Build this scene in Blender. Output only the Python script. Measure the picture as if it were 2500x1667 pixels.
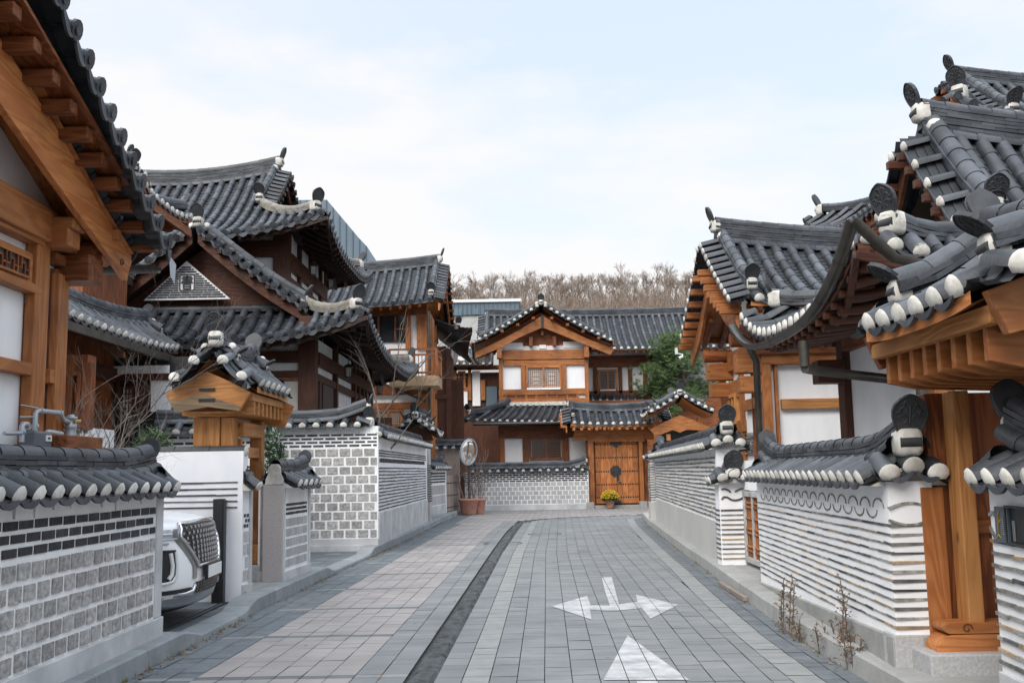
import bpy, math, random
from mathutils import Vector as V, Matrix
random.seed(11)
R=math.radians; PI=math.pi
for o in list(bpy.data.objects): bpy.data.objects.remove(o)
SC=bpy.context.scene; COL=SC.collection
# ---------------------------------------------------------------- camera
FPX=2450.0; PITCH=math.atan(315/FPX); ROLL=-0.018; EYE=1.5
cam_d=bpy.data.cameras.new('camera'); cam=bpy.data.objects.new('camera',cam_d); COL.objects.link(cam)
cam_d.sensor_width=36; cam_d.lens=36*FPX/2500; cam_d.clip_start=.1; cam_d.clip_end=2000
CM=Matrix.Rotation(PI/2+PITCH,3,'X')@Matrix.Rotation(ROLL,3,'Z')
cam.matrix_world=Matrix.Translation((0,0,EYE))@CM.to_4x4()
SC.camera=cam
# ---------------------------------------------------------------- sky, sun, exposure
SUN_EL=R(42); SUN_AZ=R(-152)      # azimuth from +Y towards +X: light from the left, slightly behind
SC.view_settings.view_transform='Standard'; SC.view_settings.look='None'
SC.view_settings.exposure=0.98; SC.view_settings.gamma=1
W=bpy.data.worlds.new('World'); SC.world=W; W.use_nodes=True
def build_sky():
    nt=W.node_tree; nt.nodes.clear(); N=nt.nodes.new; L=nt.links.new
    out=N('ShaderNodeOutputWorld'); bg=N('ShaderNodeBackground'); bg.inputs[1].default_value=.12
    sky=N('ShaderNodeTexSky'); sky.sky_type='NISHITA'; sky.sun_disc=False
    sky.sun_elevation=SUN_EL; sky.sun_rotation=SUN_AZ; sky.air_density=1.0; sky.dust_density=1.5; sky.ozone_density=1.2
    tc=N('ShaderNodeTexCoord'); sep=N('ShaderNodeSeparateXYZ'); L(tc.outputs['Generated'],sep.inputs[0])
    # thin cloud layer: noise stretched along the horizon
    mp=N('ShaderNodeMapping'); mp.inputs['Scale'].default_value=(1.6,1.6,4.2); mp.inputs['Location'].default_value=(2.3,.4,.2); L(tc.outputs['Generated'],mp.inputs[0])
    no=N('ShaderNodeTexNoise'); no.inputs['Scale'].default_value=1.7; no.inputs['Detail'].default_value=6; no.inputs['Roughness'].default_value=.55; L(mp.outputs[0],no.inputs['Vector'])
    cr=N('ShaderNodeValToRGB'); cr.color_ramp.elements[0].position=.46; cr.color_ramp.elements[1].position=.62; L(no.outputs[0],cr.inputs[0])
    # high veil over the blue, then whiter cloud toward the horizon and the left
    m0=N('ShaderNodeMix'); m0.data_type='RGBA'; m0.inputs['Factor'].default_value=.77; L(sky.outputs[0],m0.inputs['A']); m0.inputs['B'].default_value=(3.72,4.12,4.6,1)
    def rng(src,a,b,c,d):
        q=N('ShaderNodeMapRange'); q.interpolation_type='SMOOTHSTEP'; L(src,q.inputs[0])
        for k,v in zip(('From Min','From Max','To Min','To Max'),(a,b,c,d)): q.inputs[k].default_value=v
        return q.outputs[0]
    def add(p,q):
        n=N('ShaderNodeMath'); n.operation='ADD'; n.use_clamp=True; L(p,n.inputs[0]); L(q,n.inputs[1]); return n.outputs[0]
    mx=N('ShaderNodeMath'); mx.operation='MULTIPLY'; mx.inputs[1].default_value=.8; L(cr.outputs[0],mx.inputs[0])
    fac=add(add(mx.outputs[0],rng(sep.outputs['Z'],.10,.36,.8,0)),rng(sep.outputs['X'],-.45,.05,.5,0))
    m=N('ShaderNodeMix'); m.data_type='RGBA'; L(fac,m.inputs['Factor']); L(m0.outputs['Result'],m.inputs['A']); m.inputs['B'].default_value=(4.16,4.14,4.18,1)
    # a bright veil overhead, as under thin high cloud
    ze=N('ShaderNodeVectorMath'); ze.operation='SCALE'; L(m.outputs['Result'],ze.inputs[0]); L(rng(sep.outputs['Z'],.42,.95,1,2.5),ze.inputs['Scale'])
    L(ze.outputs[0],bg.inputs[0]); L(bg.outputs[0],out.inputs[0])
build_sky()
sd=bpy.data.lights.new('sun','SUN'); sd.energy=1.5; sd.angle=R(40); sd.color=(1,.95,.88)
sun=bpy.data.objects.new('sun',sd); COL.objects.link(sun)
sdir=V((math.sin(SUN_AZ)*math.cos(SUN_EL),math.cos(SUN_AZ)*math.cos(SUN_EL),math.sin(SUN_EL)))
sun.rotation_euler=sdir.to_track_quat('Z','Y').to_euler()

# ---------------------------------------------------------------- materials
MT={}
def mat(name,c1,c2=None,scale=8,rough=.7,island=0.0,bump=0.0,bscale=60,stretch=None,metal=0,detail=4,c3=None,spec=.5):
    """principled: two-tone noise, optional tone per mesh island, optional bump"""
    m=bpy.data.materials.new(name); m.use_nodes=True; nt=m.node_tree; N=nt.nodes.new; L=nt.links.new
    b=nt.nodes['Principled BSDF']; b.inputs['Roughness'].default_value=rough; b.inputs['Metallic'].default_value=metal
    b.inputs['Specular IOR Level'].default_value=spec
    c2=c2 or c1; tc=N('ShaderNodeTexCoord'); vec=tc.outputs['Object']
    geo=N('ShaderNodeNewGeometry')
    if stretch:
        mp=N('ShaderNodeMapping'); mp.inputs['Scale'].default_value=stretch; L(vec,mp.inputs[0]); vec=mp.outputs[0]
    no=N('ShaderNodeTexNoise'); no.inputs['Scale'].default_value=scale; no.inputs['Detail'].default_value=detail; no.inputs['Roughness'].default_value=.6; L(vec,no.inputs['Vector'])
    mr=N('ShaderNodeMapRange'); mr.inputs['From Min'].default_value=.32; mr.inputs['From Max'].default_value=.68; L(no.outputs[0],mr.inputs[0])
    mx=N('ShaderNodeMix'); mx.data_type='RGBA'; L(mr.outputs[0],mx.inputs['Factor']); mx.inputs['A'].default_value=(*c1,1); mx.inputs['B'].default_value=(*c2,1)
    res=mx.outputs['Result']
    if island:
        ma=N('ShaderNodeMapRange'); ma.inputs['To Min'].default_value=1-island; ma.inputs['To Max'].default_value=1+island; L(geo.outputs['Random Per Island'],ma.inputs[0])
        sc=N('ShaderNodeVectorMath'); sc.operation='SCALE'; L(res,sc.inputs[0]); L(ma.outputs[0],sc.inputs['Scale']); res=sc.outputs[0]
    L(res,b.inputs['Base Color'])
    if bump:
        n2=N('ShaderNodeTexNoise'); n2.inputs['Scale'].default_value=bscale; n2.inputs['Detail'].default_value=5; L(tc.outputs['Object'],n2.inputs['Vector'])
        bp=N('ShaderNodeBump'); bp.inputs['Strength'].default_value=bump; bp.inputs['Distance'].default_value=.02; L(n2.outputs[0],bp.inputs['Height']); L(bp.outputs[0],b.inputs['Normal'])
    MT[name]=m; return m
def wood(name,c1,c2,dark,axis,rough=.55):
    """timber: long grain along one object axis, knots and per-piece tone"""
    m=bpy.data.materials.new(name); m.use_nodes=True; nt=m.node_tree; N=nt.nodes.new; L=nt.links.new
    b=nt.nodes['Principled BSDF']; b.inputs['Roughness'].default_value=rough; b.inputs['Specular IOR Level'].default_value=.35
    tc=N('ShaderNodeTexCoord'); geo=N('ShaderNodeNewGeometry')
    of=N('ShaderNodeVectorMath'); of.operation='SCALE'; of.inputs['Scale'].default_value=7; 
    cb=N('ShaderNodeCombineXYZ'); 
    for i in range(3): L(geo.outputs['Random Per Island'],cb.inputs[i])
    L(cb.outputs[0],of.inputs[0]); ad=N('ShaderNodeVectorMath'); L(tc.outputs['Object'],ad.inputs[0]); L(of.outputs[0],ad.inputs[1])
    mp=N('ShaderNodeMapping'); s=[1,1,1]; s[axis]=.13; mp.inputs['Scale'].default_value=s; L(ad.outputs[0],mp.inputs[0])
    no=N('ShaderNodeTexNoise'); no.inputs['Scale'].default_value=5; no.inputs['Detail'].default_value=3; no.inputs['Distortion'].default_value=.6; L(mp.outputs[0],no.inputs['Vector'])
    mu=N('ShaderNodeMath'); mu.operation='MULTIPLY'; mu.inputs[1].default_value=46; L(no.outputs[0],mu.inputs[0])
    si=N('ShaderNodeMath'); si.operation='SINE'; L(mu.outputs[0],si.inputs[0])
    mr=N('ShaderNodeMapRange'); mr.inputs['From Min'].default_value=-1; mr.inputs['From Max'].default_value=1; L(si.outputs[0],mr.inputs[0])
    mx=N('ShaderNodeMix'); mx.data_type='RGBA'; L(mr.outputs[0],mx.inputs['Factor']); mx.inputs['A'].default_value=(*c1,1); mx.inputs['B'].default_value=(*c2,1)
    vo=N('ShaderNodeTexVoronoi'); vo.inputs['Scale'].default_value=3.1; m2=N('ShaderNodeMapping'); s=[1,1,1]; s[axis]=.6; m2.inputs['Scale'].default_value=s; L(ad.outputs[0],m2.inputs[0]); L(m2.outputs[0],vo.inputs['Vector'])
    kr=N('ShaderNodeMapRange'); kr.inputs['From Min'].default_value=.05; kr.inputs['From Max'].default_value=.11; kr.inputs['To Min'].default_value=.75; kr.inputs['To Max'].default_value=0; L(vo.outputs['Distance'],kr.inputs[0])
    n3=N('ShaderNodeTexNoise'); n3.inputs['Scale'].default_value=1.3; n3.inputs['Detail'].default_value=5; L(ad.outputs[0],n3.inputs['Vector'])
    wr=N('ShaderNodeMapRange'); wr.inputs['From Min'].default_value=.5; wr.inputs['From Max'].default_value=.72; wr.inputs['To Max'].default_value=.6; L(n3.outputs[0],wr.inputs[0])
    mxx=N('ShaderNodeMath'); mxx.operation='MAXIMUM'; L(kr.outputs[0],mxx.inputs[0]); L(wr.outputs[0],mxx.inputs[1])
    m3=N('ShaderNodeMix'); m3.data_type='RGBA'; L(mxx.outputs[0],m3.inputs['Factor']); L(mx.outputs['Result'],m3.inputs['A']); m3.inputs['B'].default_value=(*dark,1)
    ma=N('ShaderNodeMapRange'); ma.inputs['To Min'].default_value=.62; ma.inputs['To Max'].default_value=1.12; L(geo.outputs['Random Per Island'],ma.inputs[0])
    sc=N('ShaderNodeVectorMath'); sc.operation='SCALE'; L(m3.outputs['Result'],sc.inputs[0]); L(ma.outputs[0],sc.inputs['Scale']); L(sc.outputs[0],b.inputs['Base Color'])
    bp=N('ShaderNodeBump'); bp.inputs['Strength'].default_value=.15; bp.inputs['Distance'].default_value=.01; L(si.outputs[0],bp.inputs['Height']); L(bp.outputs[0],b.inputs['Normal'])
    MT[name]=m
mat('pan',(.014,.017,.021),(.036,.041,.048),5,.6,.3,.2,45)
mat('tile',(.018,.022,.028),(.070,.078,.090),2.4,.52,.45,.2,38,detail=8)
mat('tiledark',(.020,.023,.027),(.046,.050,.056),7,.6,.25,.15,60)
mat('tileold',(.16,.15,.125),(.25,.235,.2),6,.75,.2,.15,60)
mat('plaster',(.40,.38,.335),(.72,.71,.67),7,.9,.12,.25,22,detail=9)
mat('white',(.74,.755,.78),(.88,.885,.895),2.2,.85,0,.08,30,detail=8,stretch=(1,1,.35))
mat('mortar',(.70,.71,.72),(.88,.885,.89),2.6,.9,0,.3,40,detail=9,stretch=(1,1,.4))
mat('granite',(.21,.205,.20),(.46,.45,.44),22,.9,.2,.8,24,detail=8)
mat('granitesmooth',(.32,.325,.33),(.48,.48,.48),45,.8,.12,.12,120,detail=8)
mat('granitepink',(.36,.33,.32),(.50,.47,.46),70,.8,.05,.1,150,detail=8)
mat('brick',(.022,.023,.028),(.06,.06,.068),12,.85,.35,.4,50)
mat('tilestrip',(.10,.10,.095),(.30,.29,.265),11,.85,.55,.4,50)
mat('striptan',(.22,.16,.10),(.36,.28,.19),11,.85,.4,.4,50)
mat('stain',(.33,.335,.34),(.52,.52,.525),9,.9)
mat('stripdark',(.035,.037,.042),(.11,.11,.115),11,.85,.4,.4,50)
mat('plinth',(.36,.37,.38),(.58,.585,.59),2.2,.85,0,.1,90,detail=7)
for ax,n in enumerate('xyz'):
    wood('wood_'+n,(.50,.20,.066),(.38,.13,.037),(.14,.045,.014),ax)
    wood('red_'+n,(.105,.036,.018),(.075,.025,.012),(.035,.014,.008),ax)
    wood('dark_'+n,(.045,.02,.012),(.03,.014,.009),(.012,.007,.005),ax)
    wood('gold_'+n,(.58,.27,.09),(.45,.185,.055),(.13,.06,.025),ax)
    wood('brown_'+n,(.30,.098,.03),(.16,.046,.014),(.08,.03,.012),ax)
    wood('pale_'+n,(.50,.36,.22),(.42,.29,.17),(.22,.14,.08),ax)
    wood('weather_'+n,(.26,.175,.095),(.16,.12,.08),(.07,.06,.05),ax)
    wood('grey_'+n,(.36,.29,.25),(.30,.24,.21),(.16,.13,.11),ax)
mat('black',(.010,.010,.011),(.02,.02,.021),9,.45)
mat('iron',(.018,.018,.02),(.035,.035,.036),20,.5,0,.1)
mat('gutter',(.045,.042,.038),(.10,.09,.078),4,.42,0,.05,40,metal=.55,detail=7)
mat('paper',(.40,.39,.36),(.50,.48,.44),3,.9)
mat('darkglass',(.012,.014,.017),(.03,.034,.04),2,.12)
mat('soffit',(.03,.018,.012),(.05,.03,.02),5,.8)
mat('paint',(.26,.27,.28),(.52,.52,.52),5,.8,0,.05,detail=9)
mat('steel',(.33,.37,.41),(.42,.46,.50),9,.4,0,.03,metal=.3)
mat('terracotta',(.36,.17,.12),(.46,.24,.18),7,.85,.1,.1)
mat('soil',(.05,.035,.025),(.09,.065,.045),20,.95,0,.6)
mat('pavepink',(.232,.217,.209),(.312,.294,.284),1.1,.85,.05,.12,110,detail=8)
mat('pavegrey',(.148,.159,.164),(.212,.222,.225),1.1,.85,.07,.12,110,detail=8)
mat('pavedark',(.10,.117,.128),(.143,.16,.172),9,.85,.10,.15,110,detail=8)
mat('pavelight',(.205,.215,.213),(.253,.261,.257),7,.85,.06,.12,110,detail=8)
mat('joint',(.055,.055,.052),(.10,.098,.09),16,.95)
mat('drainstone',(.018,.022,.024),(.085,.093,.097),9,.8,.3,.9,22,detail=8)
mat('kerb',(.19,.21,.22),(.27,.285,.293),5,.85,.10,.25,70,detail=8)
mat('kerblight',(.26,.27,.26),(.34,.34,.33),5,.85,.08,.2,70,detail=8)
mat('bark',(.10,.085,.07),(.19,.165,.14),14,.95,0,.4)
mat('twig',(.14,.115,.10),(.24,.20,.17),9,.95,.25)
mat('hilltwig',(.20,.16,.13),(.34,.275,.225),.35,.95,.3)
mat('hillrust',(.21,.125,.088),(.29,.18,.13),.35,.95,.3)
mat('hillground',(.12,.095,.07),(.2,.165,.125),.12,.95)
mat('needle',(.055,.10,.032),(.115,.175,.055),1.6,.75,.35)
mat('needledark',(.012,.04,.016),(.03,.07,.026),3,.75,.35)
mat('leafdry',(.16,.085,.035),(.30,.18,.09),30,.95,.4)
mat('weed',(.09,.06,.04),(.17,.12,.085),30,.95,.4)
mat('grassdry',(.10,.09,.035),(.22,.18,.08),30,.95,.4)
mat('flower',(.62,.40,.015),(.75,.55,.04),30,.8,.25)
mat('leaf',(.03,.07,.015),(.07,.13,.03),30,.8,.3)
mat('clad',(.105,.15,.19),(.125,.17,.21),.6,.5,0,0,metal=.2)
mat('cladline',(.07,.10,.13),None,1,.5)
mat('concrete',(.42,.42,.41),(.52,.52,.5),.8,.85)
mat('glassfar',(.10,.17,.19),(.16,.24,.26),.7,.15)
mat('chrome',(.62,.63,.64),None,5,.12,metal=1)
mat('satin',(.42,.43,.44),None,5,.3,metal=1)
mat('carpaint',(.86,.87,.88),None,5,.22,spec=.6)
mat('rubber',(.014,.014,.014),(.022,.022,.022),20,.8)
mat('lamp',(.30,.34,.38),(.5,.53,.56),14,.08)
mat('plate',(.72,.73,.72),(.78,.79,.78),6,.5)
mat('meter',(.10,.115,.135),(.13,.145,.165),9,.5)
mat('brass',(.55,.38,.10),None,5,.35,metal=1)
mat('slate',(.085,.115,.145),(.12,.155,.19),6,.45,metal=.4)
mat('earth',(.33,.27,.24),(.40,.33,.29),4,.9,0,.2)
m=bpy.data.materials.new('mirror'); m.use_nodes=True; b=m.node_tree.nodes['Principled BSDF']; b.inputs['Base Color'].default_value=(.82,.84,.85,1); b.inputs['Metallic'].default_value=1; b.inputs['Roughness'].default_value=.04; MT['mirror']=m

# ---------------------------------------------------------------- mesh building
class MB:
    def __init__(s): s.v=[]; s.f=[]; s.m=[]; s.sm=[]; s.mats=[]
    def mi(s,n):
        if n not in s.mats: s.mats.append(n)
        return s.mats.index(n)
    def add(s,vs,fs,m,smooth=False):
        o=len(s.v); i=s.mi(m); s.v.extend(tuple(p) for p in vs)
        for f in fs: s.f.append([o+k for k in f]); s.m.append(i); s.sm.append(smooth)
    def box(s,c,sz,m,X=V((1,0,0)),Y=V((0,1,0)),Z=V((0,0,1)),bev=0):
        c=V(c); hx,hy,hz=sz[0]/2,sz[1]/2,sz[2]/2
        vs=[c+X*(a*hx)+Y*(b*hy)+Z*(d*hz) for d in(-1,1) for b in(-1,1) for a in(-1,1)]
        s.add(vs,[(0,2,3,1),(4,5,7,6),(0,1,5,4),(2,6,7,3),(0,4,6,2),(1,3,7,5)],m)
    def bar(s,p,q,w,h,m,up=V((0,0,1))):
        p,q=V(p),V(q); y=(q-p); l=y.length
        if l<1e-6: return
        y/=l; x=y.cross(up)
        if x.length<1e-4: x=y.cross(V((1,0,0)))
        x.normalize(); z=x.cross(y); s.box((p+q)/2,(w,l,h),m,x,y,z)
    def prism(s,poly,d,m,smooth=False):
        """poly: 3D outline; d: extrusion vector"""
        n=len(poly); a=[V(p) for p in poly]; b=[p+V(d) for p in a]
        s.add(a+b,[list(range(n))[::-1],list(range(n,2*n))]+[(i,(i+1)%n,n+(i+1)%n,n+i) for i in range(n)],m,smooth)
    def tube(s,path,r,m,n=8,caps=True,smooth=True,arc=None,up=None):
        """path of points, radius number or list; arc=(a0,a1) gives an open trough"""
        P=[V(p) for p in path]; k=len(P); rs=r if isinstance(r,(list,tuple)) else [r]*k; vs=[]; ref=up
        for i,p in enumerate(P):
            t=(P[min(i+1,k-1)]-P[max(i-1,0)]); 
            if t.length<1e-7: t=P[-1]-P[0]
            t.normalize()
            if ref is None: ref=V((0,0,1)) if abs(t.z)<.9 else V((1,0,0))
            x=t.cross(ref)
            if x.length<1e-4: x=t.orthogonal()
            x.normalize(); y=x.cross(t)
            if up is None: ref=y
            for j in range(n):
                a=(arc[0]+(arc[1]-arc[0])*j/(n-1)) if arc else 2*PI*j/n
                vs.append(p+x*(math.cos(a)*rs[i])+y*(math.sin(a)*rs[i]))
        fs=[]
        for i in range(k-1):
            for j in range(n-1 if arc else n):
                b=i*n+j; c=i*n+(j+1)%n; fs.append((b,c,c+n,b+n))
        s.add(vs,fs,m,smooth)
        if caps and not arc:
            s.add(vs[:n],[list(range(n))[::-1]],m); s.add(vs[-n:],[list(range(n))],m)
    def lathe(s,c,prof,m,n=20,smooth=True,axis=V((0,0,1))):
        c=V(c); x=axis.orthogonal().normalized(); y=axis.cross(x); vs=[]
        for r,z in prof:
            for j in range(n): a=2*PI*j/n; vs.append(c+x*(r*math.cos(a))+y*(r*math.sin(a))+axis*z)
        k=len(prof); s.add(vs,[(i*n+j,i*n+(j+1)%n,(i+1)*n+(j+1)%n,(i+1)*n+j) for i in range(k-1) for j in range(n)],m,smooth)
        s.add(vs[:n],[list(range(n))[::-1]],m); s.add(vs[-n:],[list(range(n))],m)
    def grid(s,fn,nu,nv,m,smooth=True):
        vs=[fn(i/nu,j/nv) for i in range(nu+1) for j in range(nv+1)]; w=nv+1
        s.add(vs,[(i*w+j,(i+1)*w+j,(i+1)*w+j+1,i*w+j+1) for i in range(nu) for j in range(nv)],m,smooth)
    def build(s,name,parent=None,label=None,bevel=0):
        if not s.f: return None
        me=bpy.data.meshes.new(name); me.from_pydata(s.v,[],s.f)
        for n in s.mats: me.materials.append(MT[n])
        me.polygons.foreach_set('material_index',s.m); me.polygons.foreach_set('use_smooth',s.sm); me.update()
        o=bpy.data.objects.new(name,me); COL.objects.link(o)
        if parent:
            o.parent=parent; q=parent; off=V((0,0,0))
            while q: off+=q.location; q=q.parent
            o.location=(0,0,0); me.transform(Matrix.Translation(-off))
        if label: o['label']=label
        if bevel:
            b=o.modifiers.new('bevel','BEVEL'); b.width=bevel; b.segments=2; b.limit_method='ANGLE'
        return o
def thing(name,label,cat,loc=(0,0,0),group=None):
    o=bpy.data.objects.new(name,None); COL.objects.link(o); o.location=loc; o.empty_display_size=.2
    o['label']=label; o['category']=cat; o['kind']='thing'
    if group: o['group']=group
    return o
def tag(o,label,cat,group=None):
    o['label']=label; o['category']=cat; o['kind']='thing'
    if group: o['group']=group
    return o
def structure(o): o['kind']='structure'; return o
def lerp(a,b,t): return a+(b-a)*t
class Poly:
    """polyline with arc-length parameter 0..1"""
    def __init__(s,pts):
        s.p=[V(q) for q in pts]; s.l=[0]
        for a,b in zip(s.p,s.p[1:]): s.l.append(s.l[-1]+(b-a).length)
        s.L=s.l[-1]
    def __call__(s,t):
        d=max(0,min(1,t))*s.L
        for i in range(len(s.p)-1):
            if d<=s.l[i+1]+1e-9: return s.p[i].lerp(s.p[i+1],(d-s.l[i])/max(1e-9,s.l[i+1]-s.l[i]))
        return s.p[-1].copy()
def bow(a,b,sag,lift=0,n=14,pw=2):
    """line a->b sagging in the middle (negative z), as a Poly"""
    a,b=V(a),V(b); return Poly([a.lerp(b,i/n)+V((0,0,-sag*(1-abs(2*i/n-1)**pw))) for i in range(n+1)])
class Plane:
    """vertical facade through two ground points; s along it, z up, d out towards the street side"""
    def __init__(s,p,q):
        s.o=V((p[0],p[1],0)); s.x=V((q[0]-p[0],q[1]-p[1],0)); s.L=s.x.length; s.x/=s.L; s.n=V((s.x.y,-s.x.x,0)); s.z=V((0,0,1))
        if s.n.dot(V((0,0,0))-s.o)<0: s.n=-s.n
    def P(s,a,z,d=0): return s.o+s.x*a+s.n*d+V((0,0,z))
    def sz(s,c):
        r=CM@V(((c[0]-1250)/FPX,-(c[1]-833.5)/FPX,-1)); t=s.n.dot(s.o-V((0,0,EYE)))/s.n.dot(r); w=V((0,0,EYE))+r*t
        return (w-s.o).dot(s.x), w.z
    def box(s,mb,a0,a1,z0,z1,d0,d1,m):
        mb.box(s.P((a0+a1)/2,(z0+z1)/2,(d0+d1)/2),(abs(a1-a0),abs(d1-d0),abs(z1-z0)),m,s.x,s.n,s.z)
    def rect(s,mb,c0,c1,d0,d1,m):
        a,z=s.sz(c0); b,y=s.sz(c1); s.box(mb,a,b,z,y,d0,d1,m); return min(a,b),max(a,b),min(z,y),max(z,y)
# ---------------------------------------------------------------- tiled roofs
UP=V((0,0,1))
class ByDir:
    """upper edge of a tile field: the knot line sampled straight up from each eave position"""
    def __init__(s,E,d,knots): s.E=E; s.d=V(d); s.k=sorted([(V(p).dot(s.d),V(p)) for p in knots],key=lambda q:q[0])
    def __call__(s,t):
        x=s.E(t).dot(s.d); k=s.k
        if x<=k[0][0]: return k[0][1].copy()
        for (a,p),(b,q) in zip(k,k[1:]):
            if x<=b: return p.lerp(q,(x-a)/max(b-a,1e-6))
        return k[-1][1].copy()
def roof_field(mt,mp,E,T,L=None,sp=.28,sag=.06,r=.075,end='plug',ledge=.17,m='tile',lips=True,fine=True,rowlen=.33,lip=.05,sdir=None):
    """cover-tile rows and stepped pan tiles between the eave E and the upper edge T"""
    n=max(1,round((L or E.L)/sp))
    def S(s,t):
        a=E(s);b=T(s);p=a.lerp(b,t);p.z-=sag*(b-a).length*4*t*(1-t);return p
    tang=lambda s:(E(min(1,s+.01))-E(max(0,s-.01))).normalized()
    for i in range(n):
        s=(i+.5)/n; l=(T(s)-E(s)).length
        if l<.05: continue
        k=max(1,round(l/rowlen)); path=[];rs=[]
        x=tang(s); x.z=0; x.normalize()
        if sdir is not None: x=sdir
        jr=random.uniform(.95,1.05); lift=V((0,0,r*.25))
        if fine:
            for j in range(k):
                jj=random.uniform(-.004,.004)
                a=S(s,j/k)+lift; b=S(s,(j+1)/k)+lift
                mt.tube([a+x*jj,b+x*jj],[r*jr,r*jr*.91],m,n=7,arc=(-.1,PI+.1),up=UP)
        else:
            q=max(3,min(10,int(l/.4))); mt.tube([S(s,j/q)+lift for j in range(q+1)],r*jr,m,n=6,arc=(-.1,PI+.1),up=UP)
        p=S(s,0)+lift; d=(S(s,0)-S(s,.04 if l>.5 else .3)); d.normalize(); u=x.cross(d); 
        if u.z<0: u=-u
        if end=='plug':
            R0=r*1.0; rj=random.uniform(.94,1.08); c=p+d*.004
            ring=[c+x*(R0*math.cos(PI*q/8))+u*(R0*1.05*math.sin(PI*q/8)) for q in range(9)]+[c-u*R0*.5-x*R0*.72,c-u*R0*.5+x*R0*.72]
            tip=c+d*(r*.36*rj)-u*(r*.1)+x*(r*random.uniform(-.15,.15)); mid=[lerp(q,c,.16+random.uniform(-.05,.05))+d*(r*(.24+random.uniform(-.05,.05))) for q in ring]
            k2=len(ring); vs=ring+mid+[tip]
            mp.add(vs,[(q,(q+1)%k2,k2+(q+1)%k2,k2+q) for q in range(k2)]+[(k2+q,k2+(q+1)%k2,2*k2) for q in range(k2)],'plaster',True)
        elif end=='disc':
            c=p+d*.01; y=u; pts=[c+x*(r*1.12*math.cos(2*PI*q/12))+y*(r*1.12*math.sin(2*PI*q/12)) for q in range(12)]
            mt.prism(pts,d*.028,m); pts=[c+x*(r*.5*math.cos(2*PI*q/8))+y*(r*.5*math.sin(2*PI*q/8)) for q in range(8)]
            mt.prism(pts,d*.04,m)
    # pans
    prof=[(-1,.25),(-.55,-.55),(0,-.9),(.55,-.55),(1,.25)]
    for i in range(n+1):
        s=i/n; s0=max(0,(i-.5)/n); s1=min(1,(i+.5)/n)
        l=max((T(s)-E(s)).length,(T(s0)-E(s0)).length if i==n else 0)
        if l<.04: continue
        k=max(1,round(l/ledge)) if fine else max(2,int(l/.3)); vs=[];fs=[]
        for j in range(k):
            for e,t in((0,j/k),(1,(j+1)/k)):
                a=S(s0,t);b=S(s1,t)
                for q,(px,pz) in enumerate(prof):
                    p=lerp(a,b,(px+1)/2); p.z+=pz*r*.55+(r*.34 if e==0 else 0.0)-r*.1; vs.append(p)
        for j in range(2*k-1):
            for q in range(4): b=j*5+q; fs.append((b,b+1,b+6,b+5))
        mt.add(vs,fs,'pan' if m=='tile' else m,False)
        if lips and i not in((0,n) if end=='plug' else ()):
            a=S(s0,0);b=S(s1,0); wd=(b-a).length
            d=(S(s,0)-S(s,.04 if l>.5 else .3)); d.z*=.3; d.normalize(); top=[];bot=[]
            for q in range(9):
                x=-1+q/4; c=lerp(a,b,(x+1)/2); zz=-.5*r*(1-x*x)+r*.12; top.append(c+V((0,0,zz+r*.1))); bot.append(c+V((0,0,zz-.018-lip*(1-x*x))))
            mt.prism(top+bot[::-1],d*.022,m)
def course(mb,path,z0,w,h,m,piece=.29,off=0,jit=.004):
    """one course of flat ridge tiles laid along a path"""
    n=max(1,round(path.L/piece))
    for i in range(-1 if off else 0,n):
        a=max(0,(i+off)/n); b=min(1,(i+1+off)/n)
        if b-a<.05/n: continue
        p=path(a);q=path(b); j=V((random.uniform(-jit,jit),random.uniform(-jit,jit),random.uniform(-jit,jit)*.6))
        mb.bar(p+V((0,0,z0+h/2))+j,q+V((0,0,z0+h/2))+j,w,h*.86,m)
def ridge(mb,path,courses=4,w=.2,ch=.042,r=.075,m='tile',piece=.29,core='tiledark',taper=.0):
    """stacked ridge: flat courses and a half-round cap; returns total height"""
    n=max(6,int(path.L/.3))
    for i in range(n):
        p=path(i/n);q=path((i+1)/n); mb.bar(p+V((0,0,courses*ch/2)),q+V((0,0,courses*ch/2)),w*.72,courses*ch,core)
    for c in range(courses): course(mb,path,c*ch,w*(1-.05*c*taper)*(1 if c%2==0 or courses<4 else .93),ch,m,piece,(c%2)*.5)
    k=max(1,round(path.L/piece))
    for i in range(k):
        z=V((0,0,courses*ch)); j=random.uniform(-.003,.003)
        mb.tube([path(i/k)+z,path((i+1)/k)+z],[r*(1+j*3),r*.92],m,n=9,arc=(-.15,PI+.15),up=UP)
    return courses*ch+r
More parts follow.
